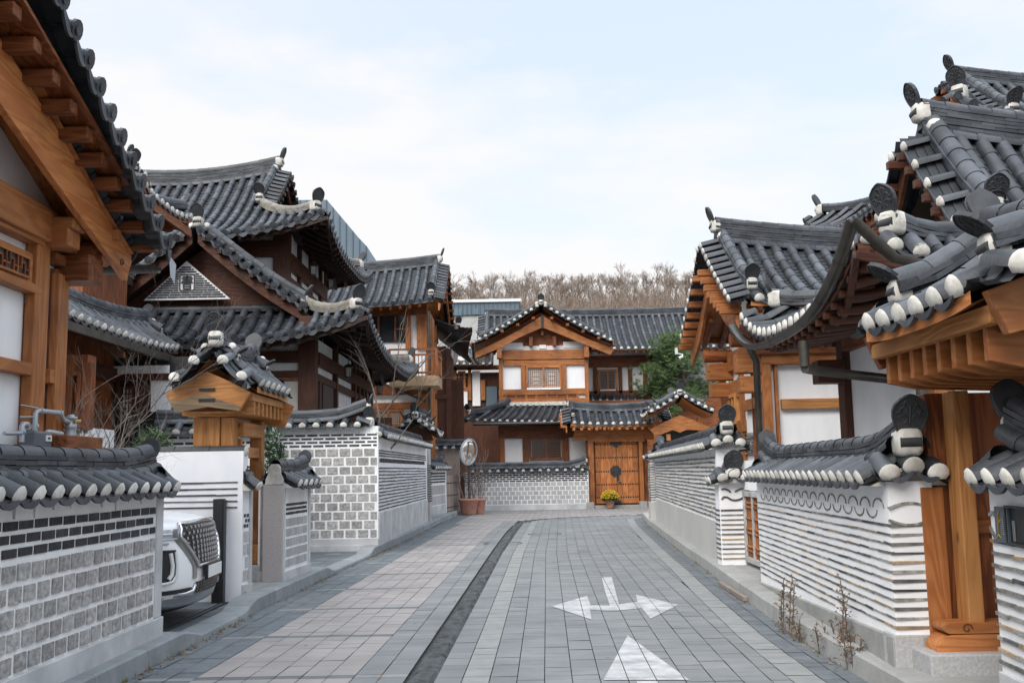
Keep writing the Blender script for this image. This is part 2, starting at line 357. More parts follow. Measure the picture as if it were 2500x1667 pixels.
def ornament(parent,pos,d,sc=1.0,tilt=.35,relief=True,plaster=True,m='tiledark'):
    """leaf-shaped end tile standing over a lump of white plaster with a dark tile set in it"""
    md=MB(); pos=V(pos); d=V(d); d.z=0; d.normalize(); x=d.cross(UP); y=(UP*math.cos(tilt)+d*math.sin(tilt)); nn=(d*math.cos(tilt)-UP*math.sin(tilt))
    half=[(.088,-.03),(.110,.02),(.126,.075),(.128,.125),(.112,.172),(.072,.212),(.03,.237),(0,.246)]
    out=half+[(-a,b) for a,b in half[::-1][1:]]
    P=lambda a,b,e=0:pos+x*(a*sc)+y*(b*sc)+nn*(e*sc)
    md.prism([P(a,b,-.02) for a,b in out],nn*(.034*sc),m)
    for i in range(len(out)-1): md.tube([P(*out[i],.015),P(*out[i+1],.015)],.009*sc,m,n=5,caps=False)
    if relief:
        for sgn in(-1,1):
            for (a0,b0,ra,t0,t1) in((.045,.06,.03,0,4.6),(.05,.125,.028,-1,3.6),(.028,.18,.02,-1,3.4),(.088,.095,.02,1,5)):
                md.tube([P(sgn*(a0+ra*math.cos(t0+(t1-t0)*q/7)),b0+ra*math.sin(t0+(t1-t0)*q/7),.015) for q in range(8)],.008*sc,m,n=5,caps=False)
        md.tube([P(0,.02+.027*q,.016) for q in range(8)],.009*sc,m,n=5,caps=False)
    if plaster:
        o=pos-UP*(.02*sc); vs=[];n=16
        for k,(rr,e) in enumerate(((1,-.12),(1.02,-.04),(.94,.015),(.66,.038))):
            for q in range(n):
                a=2*PI*q/n; c,s_=math.cos(a),math.sin(a)
                xx=(abs(c)**.5)*(1 if c>0 else -1)*.098*rr; zz=-.095+(abs(s_)**.55)*(1 if s_>0 else -1)*(.115 if s_<0 else .105)*rr
                vs.append(o+x*(xx*sc)+UP*(zz*sc)+d*((e+random.uniform(-.008,.008))*sc))
        fs=[(k*n+q,k*n+(q+1)%n,(k+1)*n+(q+1)%n,(k+1)*n+q) for k in range(3) for q in range(n)]+[list(range(3*n,4*n))]
        md.add(vs,fs,'plaster',True)
        c=o+UP*(-.10*sc)+d*(.006*sc); md.tube([c-x*(.078*sc),c+x*(.078*sc)],.046*sc,m,n=8)
    return md.build('ridge_end_tile',parent)
def coping(root,P0,P1,zt,hw,ends=(1,1),sp=.26,end='plug',courses=4,rise=.19,ov=(0.0,0.0),rw=.17,r=.07,both=True,bowl=.07,osc=1.0,fine=True,m='tile',orn_lift=0.03,caps=(0,0),relief=True,side=1):
    """little two-sided tile roof along the top of a wall from P0 to P1 (xy), wall top at height zt"""
    a=V((P0[0],P0[1],zt)); b=V((P1[0],P1[1],zt)); d=(b-a).normalized(); nrm=V((d.y,-d.x,0))*side
    a=a-d*ov[0]; b=b+d*ov[1]; mt=MB();mp=mt;mr=MB()
    for sg in((1,-1) if both else (1,)):
        E=Poly([a+nrm*hw*sg,b+nrm*hw*sg]); T=Poly([a+UP*rise+nrm*.05*sg,b+UP*rise+nrm*.05*sg])
        roof_field(mt,mp,E,T,sp=sp,sag=.03,r=r,end=end,ledge=.13,m=m,fine=fine,rowlen=.3,lip=.012 if end=='plug' else .06)
    mt.prism([a+nrm*(hw-.05)-UP*.03,a-nrm*(hw-.05)-UP*.03,a-nrm*.05+UP*(rise-.04),a+nrm*.05+UP*(rise-.04)],(b-a),'plaster')
    path=bow(a+UP*(rise-.01),b+UP*(rise-.01),-0.0,n=2)
    L=(b-a).length; bl=bowl*min(1,L/1.5)
    pts=[]
    for i in range(17):
        t=i/16; e=0
        if ends[0]: e+=max(0,1-t*L/.9)**2
        if ends[1]: e+=max(0,1-(1-t)*L/.9)**2
        pts.append(a.lerp(b,t)+UP*(rise-.01+bl*e))
    path=Poly(pts)
    # lowest course: half-round tiles lying against the slope
    for sg in((1,-1) if both else (1,)):
        k=max(1,round(L/.28))
        for i in range(k):
            p=path(i/k)+nrm*sg*(rw*.5);q=path((i+1)/k)+nrm*sg*(rw*.5); mr.tube([p,q],[r*.95,r*.88],m,n=8,arc=(-.3,PI+.3),up=UP)
    p2=Poly([p+UP*(r*.8) for p in path.p]); h=ridge(mr,p2,courses,rw,.034,r*1.0,m)+r*.8
    for e,pt,dd in((ends[0],a,-d),(ends[1],b,d)):
        if e:
            g=pt+dd*.09; E=Poly([g+nrm*hw*.8+UP*.0,g+nrm*hw*.35+UP*.05,g+UP*.075,g-nrm*hw*.35+UP*.05,g-nrm*hw*.8+UP*.0]); T=Poly([q-dd*.26+UP*.10 for q in E.p])
            roof_field(mt,mp,E,T,sp=hw*.53,sag=.0,r=r*1.1,end=end,ledge=.13,m=m,lip=.012)
    o=mt.build('coping_tiles',root); mr.build('ridge',o)
    for e,pt,dd in((ends[0],path.p[0],-d),(ends[1],path.p[-1],d)):
        if e: ornament(o,pt+UP*(h-.10)+dd*.05,dd,osc*e*.9,relief=relief)
    return h+rise
def hanok_roof(root,w,A0,A1,B,ze,zr,g0=0,g1=0,lift=.35,sag=.07,end='plug',sp=.29,r=.078,courses=5,rcol='tile',hipcol='tile',fine=True,ledge=.17,rsag=.25,wm='wood',raf='wood',axis='x',sides=(1,-1),ends=(1,1),osc=1.25,bargeo=True,rafters=True,lip=.06,rafd=1.1,rafsp=.32,hipl=.86,vsp=None,ve0=.35,vc=None,vosc=1.0,gb=None,vtilt=.55,htilt=.35,vr=1.05,tipmat='wood',skip_orn=(),gablein=.35,relief=False):
    """gable (g=0) or hip-and-gable roof. w(a,b,z) maps roof coordinates to the place; a along the ridge"""
    mt=MB();mp=mt;mr=MB();mo=[];ms=MB();mw=MB()
    if end=='plug': lip=min(lip,.014)
    oth='y' if axis=='x' else 'x'; gq=lambda g:g if gb is None else gb
    def prof(t): return ze+(zr-ze)*t-sag*(zr-ze+B)*.5*4*t*(1-t)*.5
    cl=lambda a:lift*(max(0,abs((a-(A0+A1)/2)/((A1-A0)/2)))**3)
    ecz=lambda a:ze+cl(a)
    wx=(w(1,0,0)-w(0,0,0)).normalized(); wy=(w(0,1,0)-w(0,0,0)).normalized()
    ra0=A0+g0; ra1=A1-g1
    rz=lambda a:zr+rsag*((abs((a-(ra0+ra1)/2)/((ra1-ra0)/2)))**2)
    for sg in sides:
        n=24; E=Poly([w(lerp(A0,A1,i/n),sg*B,ecz(lerp(A0,A1,i/n))) for i in range(n+1)])
        kn=[]
        if g0: kn+=[w(A0,sg*B,ecz(A0)),w(ra0,sg*(B-gq(g0)),prof(gq(g0)/B))]
        m0=12
        for i in range(m0+1):
            a=lerp(ra0+1e-3,ra1-1e-3,i/m0); kn.append(w(a,sg*.08,rz(a)-.02))
        if g1: kn+=[w(ra1,sg*(B-gq(g1)),prof(gq(g1)/B)),w(A1,sg*B,ecz(A1))]
        T=ByDir(E,wx,kn); roof_field(mt,mp,E,T,sp=sp,sag=sag,r=r,end=end,fine=fine,ledge=ledge,lip=lip)
        # soffit and rafters
        def SU(s,t,E=E,T=T):
            a=E(s);b=T(s);p=a.lerp(b,t);p.z-=sag*(b-a).length*4*t*(1-t)+.10; return p
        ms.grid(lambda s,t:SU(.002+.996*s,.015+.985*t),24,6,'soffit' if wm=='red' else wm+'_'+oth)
        ms.grid(lambda s,t:SU(.002+.996*s,.015)+UP*(.07*t),24,1,wm+'_'+axis)
        if rafters:
            k=int(E.L/rafsp)
            for i in range(k):
                s=(i+.5)/k; l=(T(s)-E(s)).length
                if l<.5: continue
                t0=.10/l; t1=min(.95,rafd/l)
                pth=[SU(s,lerp(t0,t1,q/3))-UP*.075 for q in range(4)]
                mw.tube(pth,.062,raf+'_'+oth,n=7)
                pth=[SU(s,lerp(.03/l,t1*.45,q/2))-UP*.035 for q in range(3)]
                mw.bar(pth[0],pth[2],.075,.07,raf+'_'+oth)
            pth=[SU(i/20,.11)-UP*.055 for i in range(21)]
            for p,q in zip(pth,pth[1:]): mw.bar(p,q,.06,.09,raf+'_'+axis)
    tr=Poly([w(lerp(ra0,ra1,i/20),0,rz(lerp(ra0,ra1,i/20))-.04) for i in range(21)])
    for sg in(-1,1):
        k=max(1,round(tr.L/.3))
        for i in range(k):
            p=tr(i/k)+wy*sg*.12;q=tr((i+1)/k)+wy*sg*.12; mr.tube([p,q],[r,r*.9],'tile',n=7,arc=(-.3,PI+.3),up=UP)
    t2=Poly([p+UP*r*.8 for p in tr.p]); H=ridge(mr,t2,courses,.21,.046,r*1.05,rcol)+r*.8
    kb=min(.78,.3+.25*B)
    for ei,(g,ax,ra,dr) in enumerate(((g0,A0,ra0,-1),(g1,A1,ra1,1))):
        if not ends[ei]: continue
        if 'r%d'%ei not in skip_orn: mo.append((w(ra+dr*.05,0,rz(ra)+H-.1),wx*dr,osc))
        gg=gq(g) if g else 0; bb=B-gg
        # verge: short rows pointing out over the gable, inner descending ridge
        for sg in(1,-1):
            nn=14; inner=[];outer=[]
            for i in range(nn+1):
                b=lerp(bb if g==0 else bb+.05,.06,i/nn); t=1-b/B; a=ra
                z=prof(t)+ (cl(ra)*(1-t) if g==0 else 0)+(rz(ra)-zr)*t
                inner.append(w(a-dr*.02,sg*b,z+.03)); outer.append(w(a+dr*.30,sg*b,z-.05))
            E=Poly(outer);T=Poly(inner); roof_field(mt,mp,E,T,sp=vsp or sp*.9,sag=0,r=r*.95,end=end,fine=fine,ledge=ledge,lip=lip,sdir=None)
            if sg in sides or True:
                e0=ve0 if g==0 else .15
                pp=Poly([T(lerp(e0/T.L if T.L>e0 else 0,1,i/12))-wx*dr*.10+UP*.02 for i in range(13)])
                pp=Poly([p+UP*(.06*max(0,1-i/3)) for i,p in enumerate(pp.p)])
                hh=ridge(mr,pp,vc or (3 if courses>3 else 2),.2*vr,.042,r*vr,'tile')
                dd=(pp.p[0]-pp.p[2]); mo.append((pp.p[0]+UP*(hh-.06),dd,osc*.9*vosc,vtilt))
                mp.lathe(w(ra-dr*.1,sg*.16,rz(ra)+.02),[(.02,-.12*kb),(.12*kb,-.08*kb),(.13*kb,.03*kb),(.09*kb,.10*kb),(.02,.13*kb)],'plaster',n=9)
            if bargeo:
                bo=[];
                for i in range(nn+1):
                    p=V(outer[i])-wx*dr*.16-UP*.10; bo.append(p)
                lo=[p-UP*(.22+.07*math.sin(i/nn*PI)) for i,p in enumerate(bo)]
                for i in range(nn): mw.prism([bo[i],bo[i+1],lo[i+1],lo[i]],wx*dr*.05,wm+'_'+oth)
                for i in range(1,nn,2):
                    p=bo[i]+UP*.03+wx*dr*.07; mw.box(p+wx*dr*.06-UP*.05,(.22,.09,.09),raf+'_'+axis,wx,wy,UP)
        if g:
            # gable wall and skirt
            zb=prof(gg/B); gw=ra-dr*gablein
            mw.prism([w(gw,-(bb-.1),zb-.15),w(gw,bb-.1,zb-.15),w(gw,bb*.5,prof(1-.5*bb/B)-.12),w(gw,0,zr-.12),w(gw,-bb*.5,prof(1-.5*bb/B)-.12)],wx*dr*.06,wm+'_'+oth)
            n=20; cb=lambda b:lift*(abs(b/B)**3)
            ezc=lambda b:ze+cb(b)
            E=Poly([w(ax,lerp(-B,B,i/n),ezc(lerp(-B,B,i/n))) for i in range(n+1)])
            kn=[w(ax,-B,ezc(-B)),w(ra,-(B-gg),zb),w(ra-dr*.25,-(B-gg)+1e-3,zb+.08),w(ra-dr*.25,(B-gg)-1e-3,zb+.08),w(ra,B-gg,zb),w(ax,B,ezc(B))]
            T=ByDir(E,wy,kn); roof_field(mt,mp,E,T,sp=sp,sag=sag,r=r,end=end,fine=fine,ledge=ledge,lip=lip)
            pb=Poly([w(gw+dr*.12,-(bb-.2),zb+.1),w(gw+dr*.12,bb-.2,zb+.1)]); ridge(mr,pb,2,.18,.042,r,'tile')
            def SU(s,t,E=E,T=T):
                a=E(s);b=T(s);p=a.lerp(b,t);p.z-=sag*(b-a).length*4*t*(1-t)+.10; return p
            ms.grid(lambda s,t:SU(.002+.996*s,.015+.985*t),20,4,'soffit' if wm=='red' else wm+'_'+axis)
            ms.grid(lambda s,t:SU(.002+.996*s,.015)+UP*(.07*t),20,1,wm+'_'+oth)
            if rafters:
                k=int(E.L/rafsp)
                for i in range(k):
                    s=(i+.5)/k; l=(T(s)-E(s)).length
                    if l<.5: continue
                    t0=.10/l; t1=min(.95,rafd/l)
                    mw.tube([SU(s,lerp(t0,t1,q/3))-UP*.075 for q in range(4)],.062,raf+'_'+axis,n=7)
                    mw.bar(SU(s,.03/l)-UP*.035,SU(s,t1*.45)-UP*.035,.075,.07,raf+'_'+axis)
                pth=[SU(i/20,.11)-UP*.055 for i in range(21)]
                for p,q in zip(pth,pth[1:]): mw.bar(p,q,.06,.09,raf+'_'+oth)
            for sg in(1,-1):
                p0=w(ra,sg*(B-gg),zb+.06); p1=w(ax-dr*.0,sg*B,ezc(B)+.05)
                L=(p1-p0).length; dv=(p1-p0); pts=[]
                for i in range(13):
                    t=i/12; pts.append(p0+dv*(t*hipl)-UP*(sag*L*4*t*(1-t)*.9)+UP*.05)
                pp=Poly(pts); hh=ridge(mr,pp,3,.2,.045,r*1.1,hipcol)
                mo.append((pp.p[-1]+UP*(hh-.04),dv,osc,htilt))
                # hip beam
                mw.bar(w(ra-dr*.2,sg*(B-gg-.2),zb-.25),p1-UP*.27-dv.normalized()*.12,.17,.2,raf+'_'+axis)
                mw.bar(w(ra-dr*.2,sg*(B-gg-.2),zb-.36),p1-UP*.40-dv.normalized()*.45,.15,.15,raf+'_'+axis)
    rt=mt.build('roof',root)
    mr.build('ridge',rt)
    for q in mo: ornament(rt,*q,relief=relief)
    ms.build('soffit',rt); mw.build('rafters' if rafters else 'bargeboard',rt)
    return rt
# ---------------------------------------------------------------- masonry
def wall_core(root,pl,a0,a1,z0,z1,th,m='mortar',name='wall'):
    mb=MB(); pl.box(mb,a0,a1,z0,z1,-th,0,m); return mb.build(name,root)
def blocks(mb,pl,a0,a1,rows,wd,gap,m,proud=.007,jit=.006,off=True,vgap=None,stag=.5):
    """courses of stones set in raised mortar; rows=[(z0,z1),...]"""
    k=0
    for z0,z1 in rows:
        a=a0-(wd*stag if (k%2 and off) else 0)*1.0; k+=1
        while a<a1-.02:
            b=a+wd-gap; l=max(a,a0)+0; r_=min(b,a1)
            l+=random.uniform(0,jit); r_-=random.uniform(0,jit)
            if r_-l>.025: pl.box(mb,l,r_,z0+random.uniform(0,jit*.7),z1-random.uniform(0,jit*.7),-.01,proud+random.uniform(-.002,.003),m)
            a+=wd
def stripes(mb,pl,a0,a1,zs,m='tilestrip',th=.017,proud=.012,pl_len=.24,jit=.006,slope=0):
    """rows of flat roof tiles laid edge-on in the plaster"""
    for z in zs:
        a=a0; ph=random.uniform(0,6)
        while a<a1-.01:
            l=random.uniform(.6,1.25)*pl_len; b=min(a+l,a1); z1=z+jit*.45*math.sin(a*1.7+ph)+random.uniform(-jit,jit)*.35; t=random.uniform(-.5,.5)*jit
            p=pl.P(a,z1-t,proud/2-.01);q=pl.P(b-.002,z1+t,proud/2-.01)
            mb.bar(p,q,proud+.02,th*random.uniform(.75,1.2),m if m!='tilestrip' else random.choice(('tilestrip','tilestrip','tilestrip','stripdark','striptan'))); a=b+random.choice((0,0,0,.004))
def arcs(mb,pl,cs,z,w,h,m='tilestrip',flip=False,th=.014,proud=.012):
    """curved tile edges set in plaster as little arches"""
    for c in cs:
        pts=[];inn=[]
        for q in range(9):
            t=PI*q/8; y=math.sin(t)*h; yi=max(0,math.sin(t)*(h-th)); x=math.cos(t)*w/2; xi=math.cos(t)*(w/2-th)
            s=-1 if flip else 1
            pts.append((c+x,z+s*y)); inn.append((c+xi,z+s*yi-(0 if q not in(0,8) else 0)))
        for q in range(8):
            mb.prism([pl.P(*pts[q],-.008),pl.P(*pts[q+1],-.008),pl.P(*inn[q+1],-.008),pl.P(*inn[q],-.008)],pl.n*(proud+.008),m)
def member(root,name,pl,c0,c1,d0,d1,m,bevel=.006,label=None):
    mb=MB(); pl.rect(mb,c0,c1,d0,d1,m); return mb.build(name,root,label,bevel)
def window(root,pl,c0,c1,fm,ax,panes=2,glass='darkglass',grid=(4,6),fw=.06,d=.03,pattern=False,lat=None):
    """framed lattice window: frame, panes and lattice between two picture corners on a facade"""
    a0,z1=pl.sz(c0);a1,z0=pl.sz(c1); a0,a1=min(a0,a1),max(a0,a1); z0,z1=min(z0,z1),max(z0,z1)
    f=MB(); pl.box(f,a0,a0+fw,z0,z1,-.02,d+.02,fm+'_z'); pl.box(f,a1-fw,a1,z0,z1,-.02,d+.02,fm+'_z')
    pl.box(f,a0+fw,a1-fw,z1-fw,z1,-.02,d+.018,fm+'_'+ax); pl.box(f,a0+fw,a1-fw,z0,z0+fw,-.02,d+.018,fm+'_'+ax)
    wd=(a1-a0-2*fw)/panes
    for i in range(1,panes): pl.box(f,a0+fw+wd*i-fw*.4,a0+fw+wd*i+fw*.4,z0+fw,z1-fw,-.018,d+.012,fm+'_z')
    fo=f.build('window',root,None,.004); g=MB(); l=MB(); lm=lat or fm
    for i in range(panes):
        x0=a0+fw+wd*i+fw*.3;x1=a0+fw+wd*(i+1)-fw*.3
        pl.box(g,x0,x1,z0+fw,z1-fw,-.015,.0,glass)
        for k in range(1,grid[0]): c=lerp(x0,x1,k/grid[0]); pl.box(l,c-.007,c+.007,z0+fw,z1-fw,.002,.014,lm+'_z')
        for k in range(1,grid[1]):
            c=lerp(z0+fw,z1-fw,k/grid[1])
            if pattern and 1<k<grid[1]-1 and k%2==0:
                pl.box(l,x0,lerp(x0,x1,.3),c-.007,c+.007,.002,.0125,lm+'_'+ax); pl.box(l,lerp(x0,x1,.7),x1,c-.007,c+.007,.002,.0125,lm+'_'+ax)
            else: pl.box(l,x0,x1,c-.007,c+.007,.002,.0125,lm+'_'+ax)
    g.build('pane',fo); l.build('lattice',fo); return fo
# ---------------------------------------------------------------- the street
def curve(pts):
    def f(y):
        if y<=pts[0][0]: return pts[0][1]
        for (a,p),(b,q) in zip(pts,pts[1:]):
            if y<=b:
                t=(y-a)/(b-a); return p+(q-p)*t
        return pts[-1][1]+(y-pts[-1][0])*.02
    return f
kL=curve([(3,-2.95),(7.7,-2.92),(11.2,-2.89),(14,-2.80),(18.6,-2.60),(22.9,-2.44),(30.5,-2.2),(34.8,-2.0),(41,-1.9)])
kR=curve([(3,2.40),(7.4,2.43),(9.2,2.47),(12.1,2.62),(15.5,2.83),(17.3,2.92),(21.9,3.20),(27.2,3.54),(30.9,3.87),(31.5,3.92)])
dL=curve([(3,-.88),(7.47,-.81),(9.35,-.75),(13.1,-.63),(18.8,-.45),(25,-.22),(28,-.06),(29.5,.08),(30.6,.32),(31.4,.75),(32,1.3),(32.6,2.3),(33,3.6),(33.4,6),(33.8,12)])
dbase=curve([(3,-.68),(7.45,-.61),(13.1,-.43),(18.8,-.25),(26.5,.10),(40,.75)])
def ground():
    mb=MB(); n=48
    mb.add([(0,60,-.05)]+[(900*math.cos(2*PI*i/n),60+900*math.sin(2*PI*i/n),-.05) for i in range(n)],[(0,i+1,(i+1)%n+1) for i in range(n)],'joint'); structure(mb.build('ground'))
    b=MB(); b.add([(-3.2,2,-.034),(13,2,-.034),(13,42,-.034),(-3.2,42,-.034)],[(0,1,2,3)],'joint')
    PAV=[]
    def paver(x0,x1,y0,y1,m,gx=.0034,gy=.0014):
        z=lambda:random.uniform(-.0022,.0012)
        mid=(y0+y1)/2; s0=dbase(y0)-dbase(mid); s1=dbase(y1)-dbase(mid); zz=z(); t=random.uniform(-.0012,.0012)
        Q=[(x0+s0+gx,y0+gy),(x1+s0-gx,y0+gy),(x1+s1-gx,y1-gy),(x0+s1+gx,y1-gy)]
        if y0<15: PAV.append(Q)
        b.add([(x0+s0+gx,y0+gy,zz),(x1+s0-gx,y0+gy,zz+t),(x1+s1-gx,y1-gy,zz+t),(x0+s1+gx,y1-gy,zz)],[(0,1,2,3)],m)
    y=4.2; row=0
    while y<33.4:                       # grey half of the lane
        h=.15; ym=y+h/2; d0=dbase(ym); col=0; x=d0; w=.2
        lim=kR(ym)-.50 if ym<30.8 else 99
        while x+.03<min(lim,12):
            if x+.1>dL(ym)+.23: paver(x,min(x+w,lim),y,y+h,'pavelight' if col==1 else 'pavegrey')
            x+=w; col+=1
        if ym<30.8 and lim>dL(ym)+.2:
            paver(lim,lim+.22,y,y+h,'pavelight'); paver(lim+.22,lim+.37,y,y+h,'pavedark'); paver(lim+.37,lim+.515,y,y+h,'pavedark')
        y+=h
    y=4.0; row=0
    while y<40.2:                       # pinkish half, banded
        h=.2; band=(row%10==9); hh=.1 if band else h; ym=y+hh/2; x=dbase(ym)-.2; lo=kL(ym); c=0
        xx=[]; k=-20
        w=.2; x=dbase(ym)-.22
        start=dL(ym)-.02
        j=0
        x=start if ym<28 else (dbase(ym)-.22+w*int((min(start,12)-dbase(ym)+.22)/w))
        while x-w>lo+.01:
            dk=x-w-lo; dd=start-x if ym<30 else 9; m='pavepink'
            if dk<.46: m='pavedark' if not band else 'pavelight'
            elif dd<.36: m='pavegrey' if not band else 'pavelight'
            elif band: m='pavedark'
            paver(x-w,x,y,y+hh,m); x-=w
        if x-lo>.06: paver(lo+.01,x,y,y+hh,'pavedark')
        y+=hh; row+=1
    structure(b.build('road_paving'))
    # rough stone drain
    d=MB(); pts=[]; y=4.0
    while y<29.5: pts.append((dL(y)+.10,y)); y+=.045
    tt=[(.30,30.3),(.62,31.0),(1.05,31.6),(1.6,32.05),(2.4,32.45),(3.4,32.8),(5,33.15),(7,33.4),(11.5,33.8)]
    pp=Poly([(pts[-1][0],pts[-1][1],0)]+[(a+.1,b,0) for a,b in tt]); k=int(pp.L/.06)
    pts+=[tuple(pp(i/k))[:2] for i in range(1,k+1)]
    vs=[];n=len(pts);wd=6
    from mathutils import noise
    for i,p in enumerate(pts):
        a=pts[max(0,i-1)];c=pts[min(n-1,i+1)]; t=V((c[0]-a[0],c[1]-a[1],0)).normalized(); s=V((t.y,-t.x,0))
        for j in range(wd):
            o=(j/(wd-1)-.5)*.215; q=V((p[0],p[1],0))+s*o
            z=-.002+.06*noise.noise(V((q.x*3,q.y*7.5,1)))+.03*noise.noise(V((q.x*11,q.y*19,4)))
            vs.append((q.x,q.y,max(-.032,min(z,.028)) if 0<j<wd-1 else -.028))
    d.add(vs,[(i*wd+j,i*wd+j+1,(i+1)*wd+j+1,(i+1)*wd+j) for i in range(n-1) for j in range(wd-1)],'drainstone'); structure(d.build('drain_channel'))
    # kerbs with dropped entrances
    def dip(y,a,b,w=.45): 
        if y<a-w or y>b+w: return 1
        if a<=y<=b: return 0
        return (a-y)/w if y<a else (y-b)/w
    def kerb(fx,y0,y1,side,wd,hf,m,name,seg=1.0):
        kb=MB(); y=y0
        while y<y1-.02:
            e=min(y+seg,y1); st=6
            ys=[y+.003+(e-y-.006)*i/st for i in range(st+1)]; vs=[]
            for q in ys:
                x=fx(q); h=hf(q); vs+=[(x,q,-.01),(x-side*-.012,q,h-.015),(x+side*.03,q,h),(x+side*wd,q,h+.004),(x+side*wd,q,-.01)]
            fs=[(i*5+j,i*5+j+1,(i+1)*5+j+1,(i+1)*5+j) for i in range(st) for j in range(4)]+[(0,1,2,3,4),tuple(st*5+j for j in (4,3,2,1,0))]
            kb.add(vs,fs,m); y=e
        structure(kb.build(name))
    hl=lambda y:.055+.095*min(dip(y,9.55,11.0),dip(y,15.5,18.4))
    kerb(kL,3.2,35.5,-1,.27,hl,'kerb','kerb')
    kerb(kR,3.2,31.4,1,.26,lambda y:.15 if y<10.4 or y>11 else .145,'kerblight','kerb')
    s=MB()                               # forecourts behind the kerbs
    X=lambda a:-a
    def slab(x0,x1,y0,y1,z,m): s.box(((x0+x1)/2,(y0+y1)/2,z/2-.03),(x1-x0,y1-y0,z+.06),m)
    slab(-9,-3.15,3,8.93,.148,'plinth'); slab(-9,-3.06,12.0,14.4,.152,'kerblight'); slab(-30,-2.62,19.3,36,.15,'plinth'); slab(-30,-9,3,19.3,.149,'plinth')
    slab(2.56,30,12.9,33,.146,'plinth') if False else None
    s.add([(kR(y)+.25,y,.149) for y in(3,7.2,10,13,16.1,29.5,31.4)]+[(30,31.4,.149),(30,3,.149)],[(0,1,2,3,4,5,6,7,8)[::-1]],'kerblight')
    structure(s.build('pavement'))
    p=MB()                               # dark pavers of the parking bays
    for (x0,x1,y0,y1,z) in((-8.9,-3.13,8.94,11.99,.05),(-8.9,-2.84,14.42,19.29,.047)):
        p.add([(x0,y0,z-.012),(x1,y0,z-.012),(x1,y1,z-.012),(x0,y1,z-.012)],[(0,1,2,3)],'joint')
        y=y0
        while y<y1-.05:
            x=x0
            while x<x1-.05:
                e=min(x+.30,x1); f=min(y+.2,y1); zz=z+random.uniform(-.002,.002); m='pavedark' if random.random()<.93 else 'pavegrey'
                p.add([(x+.004,y+.004,zz),(e-.004,y+.004,zz),(e-.004,f-.004,zz),(x+.004,f-.004,zz)],[(0,1,2,3)],m); x+=.30
            y+=.2
    structure(p.build('driveway'))
    a=MB()                               # painted arrows
    Z=.0045
    def poly(pts):
        # paint lies on the pavers only, so the joints stay open through it
        ar=sum(p[0]*q[1]-q[0]*p[1] for p,q in zip(pts,pts[1:]+pts[:1]))
        if ar<0: pts=pts[::-1]
        tri=[[pts[0],pts[i],pts[i+1]] for i in range(1,len(pts)-1)]
        for T in tri:
            x0=min(p[0] for p in T);x1=max(p[0] for p in T);y0=min(p[1] for p in T);y1=max(p[1] for p in T)
            for Q in PAV:
                if Q[1][0]<x0-.05 or Q[0][0]>x1+.05 or Q[2][1]<y0 or Q[0][1]>y1: continue
                S=list(Q)
                for p,q in zip(T,T[1:]+T[:1]):
                    f=lambda r:(q[0]-p[0])*(r[1]-p[1])-(q[1]-p[1])*(r[0]-p[0]); N_=[]
                    for s_,e_ in zip(S,S[1:]+S[:1]):
                        a_,b_=f(s_),f(e_)
                        if a_>=0: N_.append(s_)
                        if (a_>=0)!=(b_>=0): t_=a_/(a_-b_); N_.append((s_[0]+(e_[0]-s_[0])*t_,s_[1]+(e_[1]-s_[1])*t_))
                    S=N_
                    if not S: break
                if len(S)>2: a.add([(x,y,Z) for x,y in S],[list(range(len(S)))],'paint')
    poly([(.39,11.41),(.75,10.36),(.783,11.0)]); poly([(.39,11.41),(.783,11.0),(.823,11.45),(.84,12.28)]); 
    poly([(.825,11.45),(.785,11.05),(1.0,10.99),(1.02,11.38)]); poly([(1.02,11.38),(1.0,10.99),(1.1,11.0),(1.14,11.48)]); poly([(1.14,11.48),(1.1,11.0),(1.35,11.13),(1.365,11.65)]); 
    poly([(1.367,11.66),(1.352,11.12),(1.78,11.34),(1.43,12.3)]); poly([(1.352,11.12),(1.34,10.35),(1.78,11.34)])
    poly([(1.03,11.39),(1.14,11.49),(1.23,12.8),(1.10,12.8)]); poly([(1.10,12.8),(1.23,12.8),(1.335,14.35),(1.19,14.28)])
    poly([(.61,7.44),(1.22,7.39),(1.0,9.36)]); poly([(.84,7.38),(.99,7.37),(.97,5.0),(.82,5.0)])
    structure(a.build('road_markings'))
ground()

# ---------------------------------------------------------------- walls along the lane
def rows(z0,z1,n,gap): 
    h=(z1-z0)/n; return [(z0+h*i+gap/2,z0+h*(i+1)-gap/2) for i in range(n)]
def left_front_wall():
    t=thing('boundary_wall','granite block wall with three dark brick courses in front of the white car','wall',(-3.25,6.5,0.15))
    pl=Plane((-3.08,3.6),(-3.08,8.88)); L=pl.L
    wall_core(t,pl,0,L-.16,.15,1.40,.34)
    m=MB(); pl.box(m,0,L+.012,.14,.31,-.36,.028,'plinth'); m.build('plinth',t,None,.006)
    m=MB(); pl.box(m,L-.16,L,.312,1.40,-.35,.012,'plinth'); m.build('end_pillar',t,None,.006)
    m=MB(); blocks(m,pl,.05,L-.19,rows(.315,1.0,5,.028),.19,.03,'granite',.012,.012); m.build('stone_blocks',t)
    m=MB(); blocks(m,pl,.05,L-.18,rows(1.012,1.26,3,.024),.205,.022,'brick',.006,.006); m.build('dark_bricks',t)
    m=MB(); y=8.62
    while y>4.2:
        s=y-3.6; l=random.uniform(.05,.13); w_=random.uniform(.012,.022); m.prism([pl.P(s-w_,1.375,.0),pl.P(s+w_,1.375,.0),pl.P(s+w_*.7,1.375-l,.0),pl.P(s-w_*.6,1.375-l*.95,.0)],pl.n*.0025,'stain'); y-=.264
    m.build('water_stains',t)
    coping(t,(-3.25,3.6),(-3.25,8.88),1.38,.30,(0,1),ov=(0,.06),courses=3,rise=.13,osc=.72,bowl=.07,caps=(0,1))
left_front_wall()
